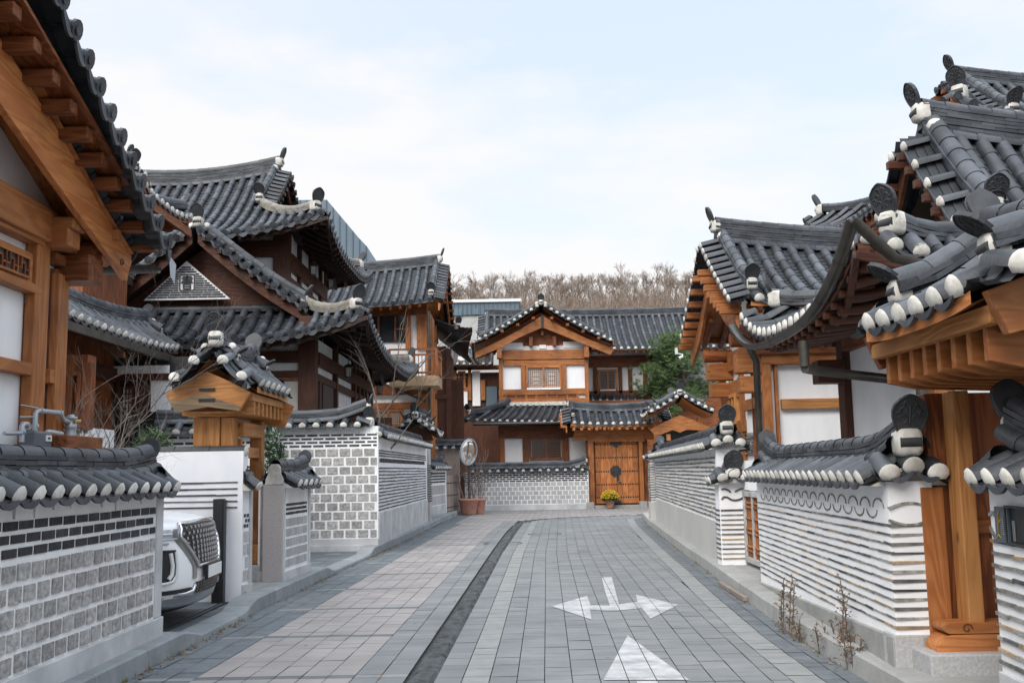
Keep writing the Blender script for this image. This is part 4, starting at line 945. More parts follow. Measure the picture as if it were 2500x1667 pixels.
def big_house():
    t=thing('timber_house','large dark timber house with two stacked hip-and-gable tile roofs on the left','house',(-8,25,.15))
    w=lambda a,b,z:V((-7.0+b,26.1+a,z))
    lower=hanok_roof(t,w,-5.6,5.6,4.0,4.22,6.75,1.5,1.5,lift=.62,sag=.075,end='disc',wm='red',raf='dark',axis='y',courses=4,rsag=.3,hipcol='tileold',osc=1.15,lip=.075,gablein=.5,ledge=.15,r=.085)
    w2=lambda a,b,z:V((-9.2+a,26.75+b,z))
    hanok_roof(t,w2,-5.0,4.9,3.75,7.03,9.42,2.0,2.0,lift=.58,sag=.075,end='disc',wm='red',raf='dark',axis='x',courses=7,rsag=.36,hipcol='tileold',osc=1.2,lip=.075,ledge=.15,r=.085)
    # gable field with the seal
    g=Plane((-9.6,22.18),(-4.4,22.18)); mb=MB(); zb=g.sz(c2(900,290))[1]
    ap=g.sz(c2(1020,95)); a0=g.sz(c2(800,290))[0]; a1=g.sz(c2(1245,270))[0]
    mb.prism([g.P(a0-.06,zb-.03),g.P(a1+.06,zb-.03),g.P(ap[0],ap[1]+.05)],V((0,.05,0)),'white'); mb.build('gable_panel',t)
    mb=MB(); n=14
    s0,sz1=g.sz(c2(985,158)); s1,sz0=g.sz(c2(1062,243))
    for i in range(n):
        z=lerp(zb+.03,ap[1]-.1,i/(n-1)); f=(z-zb)/(ap[1]-zb); l=lerp(a0,ap[0],f)-.0; r_=lerp(a1,ap[0],f)+.0
        segs=[(l,r_)] if not (sz0-.02<z<sz1+.02) else [(l,s0-.02),(s1+.02,r_)]
        for x0,x1 in segs:
            x=x0
            while x<x1-.02:
                e=min(x+random.uniform(.18,.3),x1); g.box(mb,x,e-.012,z-.017,z+.017,0,.012,'stripdark'); x=e
    mb.build('tile_lines',t)
    # the seal: a square frame with the strokes of the character set in tile edges
    mb=MB(); W_=s1-s0;H_=sz1-sz0; th=.022
    def st(x0,y0,x1,y1): g.box(mb,s0+W_*x0-(th/2 if x0==x1 else 0),s0+W_*x1+(th/2 if x0==x1 else 0),sz0+H_*y0-(th/2 if y0==y1 else 0),sz0+H_*y1+(th/2 if y0==y1 else 0),0,.022,'stripdark')
    for a in((0,0,1,0),(0,1,1,1),(0,0,0,1),(1,0,1,1)): st(*a)
    for a in((.22,.86,.8,.86),(.8,.66,.8,.86),(.12,.76,.9,.76),(.22,.66,.8,.66),(.5,.5,.5,.95),(.15,.56,.86,.56),(.1,.47,.9,.47),(.26,.38,.74,.38),(.26,.1,.74,.1),(.26,.1,.26,.38),(.74,.1,.74,.38),(.26,.24,.74,.24)): st(*a)
    mb.build('seal',t)
    # walls
    slab(t,'wall',-11,-4.36,21.66,30.4,.15,4.5,'white')
    pf=Plane((-11,21.62),(-4.3,21.62)); ps=Plane((-4.3,21.6),(-4.3,30.4)); Lf=pf.L
    for x in(-9.2,-7.6): slab(t,'post',x-.14,x+.14,21.55,21.75,.15,4.6,'red_z',.01)
    slab(t,'post',-4.62,-4.24,21.5,21.8,.15,4.9,'red_z',.012)
    beam(t,pf,c5(215,145),c5(345,182),.07,'red','x',a0=0,a1=Lf-.3); beam(t,pf,c5(215,20),c5(345,90),.09,'red','x',a0=0,a1=Lf-.3)
    pf_r=c5(215,207),c5(345,480); panel(t,pf,pf_r[0],c5(343,420),.012,'paper','door_panel'); beam(t,pf,c5(200,180),c5(365,208),.04,'brown','x'); post(t,pf,c5(345,180),c5(367,430),.05,'brown',name='jamb')
    slab(t,'lattice_wall',-11,-5.9,21.58,21.61,.4,3.0,'darkglass')
    for i in range(6): slab(t,'window_frame',-10.9+i*.85,-10.82+i*.85,21.53,21.6,.4,3.0,'red_z'); 
    slab(t,'beam',-11,-5.9,21.54,21.6,1.5,1.6,'red_x'); slab(t,'beam',-11,-5.9,21.52,21.6,2.9,3.05,'red_x')
    Ls=ps.L
    for c in(572,690,745): 
        s=ps.sz(c5(c,230))[0]; mb=MB(); ps.box(mb,s-.1,s+.1,.15,4.6,-.06,.06,'red_z'); mb.build('post',t,None,.008)
    for s in(6.2,7.6,8.7): mb=MB(); ps.box(mb,s-.1,s+.1,.15,4.6,-.06,.06,'red_z'); mb.build('post',t,None,.008)
    z1=ps.sz(c5(480,175))[1]; z0=ps.sz(c5(480,215))[1]
    mb=MB(); ps.box(mb,.3,Ls,z0-.02,z1,-.05,.04,'red_y'); mb.build('beam',t,None,.006); mb=MB(); z2=ps.sz(c5(430,95))[1]; ps.box(mb,.3,Ls,z2,z2+.28,-.05,.08,'red_y'); mb.build('beam',t,None,.008)
    post(t,ps,c5(466,190),c5(476,420),.03,'red',name='jamb')
    # dark door opening and the open shutter
    a0,z1=ps.sz(c5(492,215)); a1,z0=ps.sz(c5(556,400)); mb=MB(); ps.box(mb,a0,a1,1.0,z1,-.02,.01,'black'); mb.build('doorway',t)
    mb=MB(); c=ps.P(a1,0); x=V((.55,-.75,0)).normalized(); 
    sa=ps.P(a1+.05,1.55,.04); mb.box(sa+V((.62,.28,.62)),(1.45,.05,1.35),'red_z',V((.93,.36,0)),V((-.36,.93,0)),UP); mb.build('shutter',t,None,.012)
    # upper storey
    slab(t,'upper_wall',-13,-5.54,24.22,29.2,5.0,7.6,'white')
    slab(t,'post',-5.82,-5.44,24.1,24.45,5.0,7.6,'red_z',.012); pu=Plane((-5.5,24.2),(-5.5,29.2)); pfu=Plane((-13,24.18),(-5.5,24.18))
    slab(t,'post',-7.75,-7.45,24.1,24.4,5,7.6,'red_z',.012); slab(t,'upper_front',-13,-7.76,24.12,24.2,5,7.6,'dark_x')
    z1=pfu.sz(c4(100,650))[1]; mb=MB(); pfu.box(mb,0,7.3,z1,z1+.4,-.05,.09,'red_x'); mb.build('beam',t)
    z=pu.sz(c4(240,740))[1]; zt=pu.sz(c4(240,680))[1]
    for s in(1.45,2.9,4.3): mb=MB(); pu.box(mb,s-.1,s+.1,5,7.6,-.05,.05,'red_z'); mb.build('post',t,None,.008)
    mb=MB(); pu.box(mb,.25,5,z-.12,z+.02,-.05,.045,'red_y'); mb.build('beam',t); mb=MB(); pu.box(mb,.25,5,zt,zt+.4,-.05,.08,'red_y'); mb.build('beam',t)
    mb=MB(); pu.box(mb,.4,1.3,5.2,z-.14,-.02,.01,'darkglass'); mb.build('window_pane',t)
    for i,(c,pl_,d) in enumerate(((c4(330,705),pu,.5),(c4(465,800),pu,.5),(c4(580,1410),ps,.45),(c4(822,1540),ps,.45))):
        s,z=pl_.sz(c); p=pl_.P(s,z,d); q=((c[0]-1250)/FPX); 
        lantern(tuple(p),['black lantern under the top eaves, nearer the corner post','black lantern under the top eaves, farther from the corner post','black lantern under the lower eaves, just right of the big corner post','black lantern under the lower eaves, farthest down the lane'][i])
big_house()

def left_wing():
    t=thing('timber_house','low tiled wing with white eave ends behind the bare shrub, left of the big house','house',(-8.5,16.5,.15))
    w=lambda a,b,z:V((-6.78+b,16.5+a,z))
    hanok_roof(t,w,-3.6,1.9,.62,3.72,4.12,0,0,lift=.12,sag=.05,sp=.27,wm='red',raf='red',axis='y',courses=4,rsag=.2,ends=(0,1),bargeo=False,osc=.7,vosc=.6,vc=1,rafters=False)
    slab(t,'gutter',-6.14,-6.05,13,18.3,3.52,3.64,'gutter')
    slab(t,'wall',-10,-7.02,12.7,18,.15,3.8,'brown_z'); slab(t,'beam',-7.1,-6.95,12.7,18,3.15,3.4,'red_y')
    f=Plane((-9.5,15.0),(-5.3,15.0)); 
    # timber front behind the shrub: golden door leaf, dark glazing and white panels
    g=Plane((-7.0,12.6),(-7.0,18)); 
    slab(t,'front_wall',-8.9,-4.7,17.6,17.7,.4,3.6,'black')
    q=Plane((-9,17.58),(-4.7,17.58))
    for c0,c,m in((c2(830,730),c2(935,905),'white'),(c2(540,660),c2(925,700),'white')): panel(t,q,c0,c,.02,m)
    for c0,c in((c2(600,760),c2(612,905)),(c2(740,740),c2(800,905)),(c2(640,740),c2(650,905))): post(t,q,c0,c,.05,'red')
    beam(t,q,c2(520,705),c2(940,735),.06,'red','x')
    for c0,c in((c2(540,770),c2(600,900)),(c2(655,770),c2(740,900))): window(t,q,c0,c,'red','x',1,'paper',(3,4),.05)
    g=Plane((-6.9,14.6),(-5.45,14.6)); slab(t,'door_post',-6.9,-6.22,14.62,14.9,.9,3.3,'brown_z')
    window(t,g,c2(385,690),c2(445,945),'brown','x',1,'paper',(5,12),.06,.04); post(t,g,c2(460,640),c2(500,1005),.08,'brown'); beam(t,g,c2(360,950),c2(500,1000),.06,'wood','x')
    b=Plane((-6.9,14.55),(-5.3,14.55)); slab(t,'plinth',-6.8,-5.62,14.57,14.9,.15,2.45-.0,'mortar') if False else None
    z1=b.sz(c2(420,995))[1]; slab(t,'plinth',-6.9,-6.15,14.56,15.5,.15,z1,'mortar'); mb=MB(); blocks(mb,b,.0,.73,[(z1-.09*i-.075,z1-.09*i-.035) for i in range(4)],.17,.03,'brick',.008,.004); mb.build('dark_bricks',t)
    mb=MB(); blocks(mb,b,.0,.73,[(z1-.42-.16*i-.13,z1-.42-.16*i) for i in range(4)],.19,.03,'granitesmooth',.008,.004); mb.build('stone_blocks',t)
    # inner garden wall
    n=thing('garden_wall','dark tiled inner wall with round white eave ends, seen through the bare shrub','wall',(-5,16.5,.15))
    pl=Plane((-5.9,16.5),(-3.3,16.5)); z=pl.sz(c2(700,1035))[1]; wall_core(n,pl,0,2.0,.15,z,.3,'mortar'); mb=MB(); blocks(mb,pl,.02,1.95,[(z-.10*i-.075,z-.10*i-.035) for i in range(3)],.2,.03,'brick',.008,.004); mb.build('dark_bricks',n)
    coping(n,(-5.9,16.65),(-3.95,16.65),z,.3,(0,0),courses=3,rise=.2,sp=.27)
    # house behind, its eave just clearing the wing
    h=thing('timber_house','partly hidden upper roof with brown fascia, just right of the near gable verge','house',(-9.6,18.4,.15))
    w=lambda a,b,z:V((-9.6+a,18.4+b,z))
    hanok_roof(h,w,-3,3.15,1.5,6.52,7.15,.8,.8,lift=.2,sag=.06,wm='brown',raf='brown',courses=4,rsag=.2,osc=.8,rafters=False)
    slab(h,'wall',-12.4,-7.5,17.3,19.3,.15,6.5,'brown_z'); slab(h,'fascia',-12.6,-6.5,16.86,16.92,6.30,6.45,'brown_x'); slab(h,'fascia',-6.52,-6.46,16.93,19.9,6.30,6.45,'brown_y')
    v=thing('timber_house','white wall with a small latticed window behind the near gable tip','house',(-9.6,19.5,.15))
    slab(v,'wall',-11.5,-8.55,19.7,19.82,.15,5.6,'white'); p=Plane((-11,19.66),(-8.5,19.66)); window(v,p,cA(455,345),cA(578,450),'wood','x',1,'paper',(3,3),.07); post(v,p,cA(578,300),cA(618,470),.05,'brown'); post(v,p,cA(680,300),cA(716,470),.05,'brown'); beam(v,p,cA(440,285),cA(716,340),.06,'brown','x')
    hx=lambda a,b,z:V((-10.1+a,20.6+b,z)); 
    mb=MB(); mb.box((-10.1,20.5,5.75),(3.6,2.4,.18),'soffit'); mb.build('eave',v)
left_wing()

def far_left_house():
    t=thing('timber_house','two-storey timber house with a tiled gable roof and wooden balcony, left side','house',(-6,37,.15))
    w=lambda a,b,z:V((-6+a,36+b,z))
    hanok_roof(t,w,-5,3.42,3.0,7.02,8.75,lift=.18,sag=.06,end='disc',lip=.03,courses=6,rsag=.28,ends=(0,1),osc=1.15,wm='wood',raf='brown',r=.08,sp=.30)
    slab(t,'wall',-11,-2.95,34.05,38.5,.15,7.0,'white'); p=Plane((-11,34.0),(-2.9,34.0)); s=Plane((-2.9,34.0),(-2.9,38.5))
    g=member(t,'shop_window',p,c4(850,1060),c4(1112,1240),-.02,.02,'darkglass',0)
    mb=MB(); 
    for c in(925,1040): a,z1=p.sz(c4(c,1062)); pz=p.sz(c4(c,1240))[1]; p.box(mb,a-.03,a+.03,pz,z1,.021,.05,'brown_z')
    a0,z=p.sz(c4(1040,1150)); a1=p.sz(c4(1110,1150))[0]; p.box(mb,a0,a1,z-.02,z+.02,.021,.045,'brown_x'); mb.build('mullion',g)
    post(t,p,c4(1112,1030),c4(1150,1290),.08,'wood'); post(t,p,c4(1190,1000),c4(1262,1290),.09,'wood'); beam(t,p,c4(840,990),c4(1262,1050),.1,'brown','x',a0=0)
    for c0,c in((c4(1262,1040),c4(1300,1290)),): post(t,s,c4(1275,1040),c4(1300,1290),.06,'wood')
    for q in(.15,1.3,2.4,3.6): mb=MB(); s.box(mb,q-.1,q+.1,.15,7,-.05,.06,'wood_z'); mb.build('post',t)
    for z in(4.55,6.4): mb=MB(); s.box(mb,0,4.5,z,z+.22,-.05,.055,'wood_y'); mb.build('beam',t)
    # lower front
    for c0,c in((c5(785,350),c5(1100,385)),): beam(t,p,c0,c,.07,'wood','x',a0=0)
    beam(t,p,c5(785,235),c5(1160,295),.08,'brown','x',a0=0)
    window(t,p,c5(810,385),c5(1005,500),'wood','x',2,'paper',(5,6),.1); post(t,p,c5(1090,290),c5(1165,520),.09,'wood'); post(t,p,c5(1050,380),c5(1075,520),.05,'wood')
    # balcony
    b=MB(); q=Plane((-4.1,32.35),(-2.4,32.35)); a0,z1=q.sz(c5(912,178)); a1,z0=q.sz(c5(1224,238)); b.box((-3.2,33.2,(z0+z1)/2),(1.6,1.7,z1-z0),'pale_x'); bo=b.build('balcony',t,None,.01)
    b=MB(); zt=q.sz(c5(1150,5))[1]; x0,x1=-4.0,-2.42
    for x in(-4.0,-3.2,-2.45): b.box((x,32.38,(z1+zt)/2),(.09,.09,zt-z1),'brown_z')
    for z in(zt,zt-.18,z1+.1): b.box((-3.22,32.38,z),(1.6,.06,.06),'brown_x'); b.box((-2.45,33.2,z),(.06,1.7,.06),'brown_y')
    for i in range(14):
        x=-3.95+i*.113; b.box((x,32.38,(z1+zt-.18)/2),(.022,.022,zt-.18-z1),'brown_z')
    for i in range(14): b.box((-2.45,32.45+i*.12,(z1+zt-.18)/2),(.022,.022,zt-.18-z1),'brown_z')
    b.box((-2.45,34.0,(z1+zt)/2),(.09,.09,zt-z1),'gold_z'); b.build('railing',bo)
    b=MB(); b.tube([tuple(p.P(*p.sz(c5(875,230)),1.0)),tuple(p.P(*p.sz(c5(1165,352)),1.0))],.045,'gutter',n=8); b.tube([(-2.75,33.0,.2),(-2.75,33.0,6.8)],.05,'gutter',n=8); b.build('drainpipe',t)
    # dark passage side
    slab(t,'side_wall',-2.9,-1.9,38.4,38.8,.15,5,'red_z')
far_left_house()
def back_house():
    t=thing('timber_house','two-storey orange timber house with a front gable closing the end of the lane','house',(2,43,.1))
    # upper bay
    pb=Plane((-3,41.2),(9,41.2)); ax=lambda p:p[0]
    x=lambda c,pl=pb:pl.P(*pl.sz(c)).x
    zf=pb.sz(c6(545,818))[1]; slab(t,'wall',x(c6(312,700)),x(c6(800,700)),41.24,44.4,zf-.1,6.6,'white')
    post(t,pb,c6(308,575),c6(333,818),.09,'wood'); post(t,pb,c6(776,575),c6(803,812),.09,'wood'); post(t,pb,c6(428,600),c6(455,740),.05,'wood'); post(t,pb,c6(652,595),c6(680,738),.05,'wood')
    beam(t,pb,c6(308,530),c6(803,572),.1,'wood','x'); beam(t,pb,c6(333,582),c6(776,606),.06,'wood','x'); beam(t,pb,c6(308,742),c6(803,765),.07,'wood','x'); beam(t,pb,c6(308,795),c6(803,825),.1,'wood','x')
    panel(t,pb,c6(362,557),c6(740,584),.01)
    for i in range(8): a=340+i*56; post(t,pb,c6(a,763),c6(a+13,797),.05,'wood',name='stile')
    for i in range(7): a=353+i*56; panel(t,pb,c6(a,765),c6(a+43,796),.02,'brown_x','carved_panel')
    window(t,pb,c6(455,612),c6(652,738),'wood','x',2,'paper',(7,9),.09,.06,True,'brown'); panel(t,pb,c6(462,733),c6(645,740),.1,'white','sill')
    # gable field
    mb=MB(); mb.prism([(-1.2,41.25,6.6),(3.6,41.25,6.6),(1.22,41.25,8.0)],(0,.1,0),'brown_x'); mb.build('gable_wall',t)
    pg=Plane((-3,41.22),(9,41.22)); panel(t,pg,c6(530,497),c6(567,517),.03); panel(t,pg,c6(335,487),c6(440,520),.03); panel(t,pg,c6(660,480),c6(770,512),.03)
    for c0,c in((c6(473,458),c6(494,508)),(c6(601,455),c6(622,505)),(c6(538,425),c6(553,450))): post(t,pg,c0,c,.3,'brown',name='strut')
    for c0,c in((c6(298,525),c6(325,575)),(c6(770,515),c6(798,570))): post(t,pg,c0,c,.45,'wood',name='bracket')
    w=lambda a,b,z:V((1.22+b,a,z))
    hanok_roof(t,w,40.75,45.8,2.9,6.62,8.15,lift=.05,sag=.055,sp=.3,courses=3,rsag=.12,axis='y',ends=(1,0),osc=1.0,bargeo=False,wm='wood',raf='brown',rafters=False)
    # bargeboards of the front gable
    q=Plane((-3,40.75),(9,40.75))
    for pts in([(545,338),(545,402),(430,452),(320,512),(175,572),(163,545),(300,480),(430,410)],[(549,338),(549,402),(660,446),(780,495),(918,552),(940,520),(800,465),(660,402)]):
        mb=MB(); mb.prism([q.P(*q.sz(c6(*p))) for p in pts],V((0,.07,0)),'wood_x'); mb.build('bargeboard',t,None,.006)
    mb=MB(); mb.prism([q.P(*q.sz(c6(*p)),.02) for p in((538,335),(556,335),(553,405),(541,405))],V((0,.05,0)),'iron'); mb.build('apex_strap',t)
    for i in range(5):
        for sg in(-1,1):
            p=c6(547+sg*(50+i*85),355+i*36); P=q.P(*q.sz(p),.1); mb=MB(); mb.box(P,(.12,.4,.1),'brown_y'); mb.build('verge_joist',t)
    # main roof
    w=lambda a,b,z:V((a,46.4+b,z))
    hanok_roof(t,w,-1.25,11,3.4,6.62,8.6,lift=.06,sag=.055,sp=.31,courses=5,rsag=.12,end='plug',ends=(1,0),osc=.01,sides=(-1,),wm='wood',raf='brown',bargeo=False,fine=True)
    # right wing
    pr=Plane((2,44.2),(12,44.2)); xr=lambda c:pr.P(*pr.sz(c)).x
    slab(t,'wing_wall',xr(c6(800,700)),10.5,44.24,47,4.2,7.0,'white')
    for c0,c in((c6(822,590),c6(848,765)),(c6(960,590),c6(985,760)),(c6(1013,600),c6(1040,760)),(c6(1095,590),c6(1122,760))): post(t,pr,c0,c,.08,'brown')
    beam(t,pr,c6(800,560),c6(1160,615),.09,'brown','x'); beam(t,pr,c6(800,750),c6(1160,775),.08,'brown','x'); window(t,pr,c6(848,632),c6(960,748),'wood','x',2,'darkglass',(5,6),.09,.05,False,'brown'); panel(t,pr,c6(858,742),c6(955,748),.07,'white','sill')
    def lean(name,Yp,c00,c01,Yt,d0,d1,sp=.3,**k):
        a=Plane((-3,Yp),(9,Yp)); b=Plane((-3,Yt),(9,Yt)); mb=MB()
        E=Poly([a.P(*a.sz(c00)),a.P(*a.sz(c01))]); T=Poly([b.P(*b.sz(d0)),b.P(*b.sz(d1))]); roof_field(mb,mb,E,T,sp=sp,sag=.05,lip=.014,**k)
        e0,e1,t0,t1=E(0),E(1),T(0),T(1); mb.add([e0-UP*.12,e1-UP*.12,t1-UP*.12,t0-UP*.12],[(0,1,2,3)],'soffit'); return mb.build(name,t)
    lean('porch_roof',43.2,c6(806,806),c6(1150,806),44.15,c6(806,768),c6(1150,768))
    o=lean('lower_roof',39.7,c6(215,912),c6(700,925),41.15,c6(322,822),c6(720,826))
    mb=MB(); a=Plane((-3,41.15),(9,41.15)); a.rect(mb,c6(318,812),c6(700,826),-.02,.15,'plaster'); mb.build('flashing',o)
    # hipped corner on the left with its small ridge
    mb=MB(); A=V((-1.95,39.7,3.45)); 
    E=Poly([V((-1.95,39.72,3.55)),V((-2.0,41.3,3.5))]); T=Poly([V((-1.9,39.8,3.55)),V((-.2,41.15,4.25))]); roof_field(mb,mb,E,T,sp=.3,sag=.0)
    E=Poly([V((-1.95,39.7,3.55)),V((-1.25,39.7,3.47))]); T=Poly([V((-1.9,39.75,3.6)),V((-.35,41.1,4.2))]); roof_field(mb,mb,E,T,sp=.3,sag=0); mb.build('corner_tiles',o)
    rd=MB(); pp=Poly([V((-.15,41.1,4.25)),V((-1.0,40.45,3.88)),V((-1.75,39.85,3.72))]); ridge(rd,pp,3,.2,.045,.08); rd.build('ridge',o); ornament(o,(-1.8,39.8,3.95),(-.6,-.8,0),.9)
    # lower storey
    pl=Plane((-3,40.6),(9,40.6)); xl=lambda c:pl.P(*pl.sz(c)).x
    slab(t,'lower_wall',xl(c6(318,1000)),xl(c6(790,1000)),40.64,44,.1,3.4,'white'); slab(t,'wall',xl(c6(790,1000)),10,42.6,44,.1,4.4,'brown_x')
    post(t,pl,c6(314,975),c6(342,1130),.09,'wood',z0=.2); post(t,pl,c6(437,995),c6(474,1130),.06,'brown',z0=.2); post(t,pl,c6(663,995),c6(692,1120),.06,'brown',z0=.2); beam(t,pl,c6(305,940),c6(790,1000),.1,'brown','x')
    window(t,pl,c6(474,1002),c6(663,1122),'brown','x',2,'darkglass',(7,8),.08,.04); mb=MB(); mb.tube([(-1.6,39.66,3.34),(2.0,39.66,3.34)],.06,'gutter',n=8); mb.build('gutter',t)
    # gate
    pg=Plane((0,39.2),(9,39.2)); xg=lambda c:pg.P(*pg.sz(c)).x
    g=thing('timber_gate','wide orange double gate studded with iron nails, end of the lane','gate',(4,39.2,.1))
    w=lambda a,b,z:V((a,39.55+b,z)); hanok_roof(g,w,2.18,5.75,1.2,3.18,3.78,lift=.08,sag=.05,sp=.29,courses=4,rsag=.14,ends=(1,1),osc=.8,wm='wood',raf='wood',rafd=.8)
    z0=.05; d0x,d1x=xg(c6(836,1100)),xg(c6(1068,1100)); zt=pg.sz(c6(950,1026))[1]; zb=pg.sz(c6(950,1362))[1]; mid=(d0x+d1x)/2; dp=Plane((0,39.2),(9,39.2))
    for a,b in((d0x,mid-.006),(mid+.006,d1x)):
        mb=MB(); n=4
        for i in range(n): dp.box(mb,lerp(a,b,i/n)+.002,lerp(a,b,(i+1)/n)-.002,zb,zt,-.08,0,'wood_z')
        dr=mb.build('door_leaf',g,None,.003); mb=MB()
        for v in(1040,1112,1187,1258,1328):
            z=pg.sz(c6(950,v))[1]
            for i in range(9): s=lerp(a,b,(i+.5)/9); mb.lathe(dp.P(s,z,0),[(.032,0),(.026,.015),(.008,.026)],'iron',8,axis=dp.n)
        mb.build('iron_studs',dr)
    def rosette(c,rad,name):
        s,z=pg.sz(c); mb=MB(); out=[]
        for i in range(48): a=2*PI*i/48; r_=rad*(1+.13*abs(math.sin(4*a))); out.append(dp.P(s+r_*math.cos(a),z+r_*math.sin(a),.004))
        mb.prism(out,dp.n*.02,'iron')
        for sg in(-1,1): mb.tube([dp.P(s+sg*.09+.045*math.cos(a),z-.06+.06*math.sin(a),.035) for a in [2*PI*i/12 for i in range(13)]],.009,'iron',n=5,caps=False)
        mb.build(name,g)
    slab(g,'back_panel',d0x-.35,d1x+.4,39.285,39.33,.0,zt+.3,'brown_z')
    rosette(c6(948,1187),.2,'door_plate')
    for c,sg in((c6(948,1028),-1),(c6(948,1364),1)):
        s,z=pg.sz(c); mb=MB(); mb.prism([dp.P(s+q[0],z+sg*q[1],.004) for q in((-.24,0),(-.2,.1),(-.12,.12),(-.06,.19),(0,.21),(.06,.19),(.12,.12),(.2,.1),(.24,0))],dp.n*.018,'iron'); mb.build('corner_plate',g)
    mb=MB(); s,z=pg.sz(c6(962,1225)); dp.box(mb,s-.035,s+.035,z-.1,z+.12,.004,.02,'iron'); dp.box(mb,s-.02,s+.10,z-.14,z-.11,.02,.07,'satin'); mb.build('handle',g)
    for c0,c in((c6(793,1000),c6(834,1362)),(c6(1070,1000),c6(1104,1362))): post(g,pg,c0,c,.12,'wood',z0=.1)
    beam(g,pg,c6(793,985),c6(1104,1024),.14,'wood','x'); beam(g,pg,c6(720,960),c6(1170,985),.25,'wood','x')
    for c0,c in((c6(715,985),c6(795,1020)),(c6(1104,985),c6(1172,1015))): beam(g,pg,c0,c,.1,'wood','x',name='bracket')
    for i in range(12): x=lerp(2.3,5.5,i/11); mb=MB(); mb.box((x,38.75,3.03),(.1,.75,.1),'wood_y'); mb.build('rafter',g)
    slab(g,'threshold',d0x-.5,d1x+.5,38.9,39.5,-.03,.02,'kerblight',.01) if False else None
    # steps and kerb in front
    s=thing('stone_step','pale granite step and kerb running along the foot of the back wall and gate','step',(1.5,38.6,0))
    slab(s,'kerb_stone',-2.45,9,38.45,39.0,-.04,.10,'kerb',.015) if False else None
    pk=Plane((-3,38.5),(9,38.5)); mb=MB(); 
    zz=pk.sz(c6(900,1393))[1]; mb.box((3.3,38.9,(zz-.2)/2+0),(11.6,.8,zz+.2),'kerb'); mb.build('kerb_stone',s,None,.015)
    mb=MB(); mb.box(((d0x+d1x)/2,39.0,zz+.05),(2.2,.5,.14),'kerblight'); mb.build('tread',s,None,.01)
    for c in(812,1105): xx=pk.P(*pk.sz(c6(c,1380))).x; mb=MB(); mb.box((xx,38.85,zz+.1),(.28,.4,.3),'kerblight'); mb.build('cheek_block',s,None,.01)
    # front wall
    f=thing('boundary_wall','low wall of grey blocks and fine dark brick courses beside the studded gate','wall',(0,38.9,0))
    p=Plane((-2.45,38.8),(xl(c6(797,1200))-.12,38.8)); L=p.L; Z=lambda v:p.sz(c6(500,v))[1]
    wall_core(f,p,0,L,-.1,Z(1188),.3,'mortar'); mb=MB(); p.box(mb,0,L,-.1,Z(1368),-.3,.04,'plinth'); mb.build('plinth',f,None,.01)
    mb=MB(); z0=Z(1366);z1=Z(1245); blocks(mb,p,.02,L-.02,rows(z0,z1,5,.03),.225,.034,'granitesmooth',.012,.005); mb.build('stone_blocks',f)
    mb=MB(); blocks(mb,p,.02,L-.02,rows(z1,Z(1190),5,.026),.25,.04,'brick',.008,.003); mb.build('dark_bricks',f)
    coping(f,(-1.75,38.95),(xl(c6(797,1200))-.3,38.95),Z(1185)-.02,.32,(0,.8),courses=3,rise=.15,sp=.33,bowl=.2,ov=(0,.1))
    # side gate
    h=thing('roofed_gate','side gate with a small gable roof and curved fascia, below the pine','gate',(6,37,.15))
    w=lambda a,b,z:V((6.05+b,a,z)); hanok_roof(h,w,36.35,38.3,1.2,3.4,4.0,lift=.1,sag=.06,sp=.28,courses=3,rsag=.15,axis='y',osc=1.0,wm='wood',raf='brown',rafters=False,bargeo=False)
    q=Plane((4,36.4),(8,36.4)); mb=MB(); mb.prism([q.P(*q.sz(c6(*p))) for p in((1135,960),(1200,925),(1300,880),(1400,918),(1462,948),(1458,970),(1400,962),(1340,958),(1300,976),(1260,962),(1200,985),(1160,990))],V((0,.08,0)),'wood_x'); mb.build('fascia_board',h,None,.006)
    for x in(5.25,6.85): slab(h,'post',x-.1,x+.1,36.9,37.1,.1,3.3,'wood_z',.01)
    slab(h,'door',5.35,6.75,37.05,37.12,.1,2.9,'black'); slab(h,'lintel',5.2,6.9,36.92,37.04,2.85,3.1,'wood_x'); post(h,q,c6(1225,985),c6(1248,1020),.06,'wood')
    # distant neighbour on the left
    n=thing('timber_house','distant timber house glimpsed between the balcony and the gabled house','house',(-2,50,.15))
    pn=Plane((-6,48),(3,48)); slab(n,'wall',-4.2,.2,48.05,52,.15,6.2,'red_z')
    for c0,c in((c6(60,750),c6(138,830)),(c6(163,640),c6(208,830)),(c6(85,560),c6(140,615))): panel(n,pn,c0,c,.03)
    for c0,c in((c6(140,620),c6(160,800)),(c6(210,690),c6(236,800)),(c6(60,620),c6(80,750))): post(n,pn,c0,c,.1,'wood')
    beam(n,pn,c6(60,730),c6(145,748),.07,'wood','x'); beam(n,pn,c6(60,612),c6(310,632),.1,'brown','x',name='eave_beam'); window(n,pn,c6(85,640),c6(128,735),'wood','x',1,'darkglass',(3,5),.1)
    panel(n,pn,c6(238,725),c6(300,830),.02,'clad','far_panel')
    mb=MB(); E=Poly([V((-4.6,47.2,6.55)),V((-.9,47.2,6.5))]); T=Poly([V((-4.6,49.5,7.6)),V((-.9,49.5,7.6))]); roof_field(mb,mb,E,T,sp=.3,lip=.014); mb.add([E(0)-UP*.1,E(1)-UP*.1,T(1)-UP*.1,T(0)-UP*.1],[(0,1,2,3)],'soffit'); mb.build('roof',n)
    # low dark roofs and earth wall in the left corner
    e=thing('boundary_wall','tan earthen wall with a dark coping behind the round mirror','wall',(-1.6,37,.1))
    pe=Plane((-3,36.9),(0,36.9)); a0,z1=pe.sz((1076,1096)); a1,z0=pe.sz((1122,1145)); mb=MB(); pe.box(mb,a0-.3,a1-.0,.05,z1,-.25,0,'earth'); mb.build('wall',e)
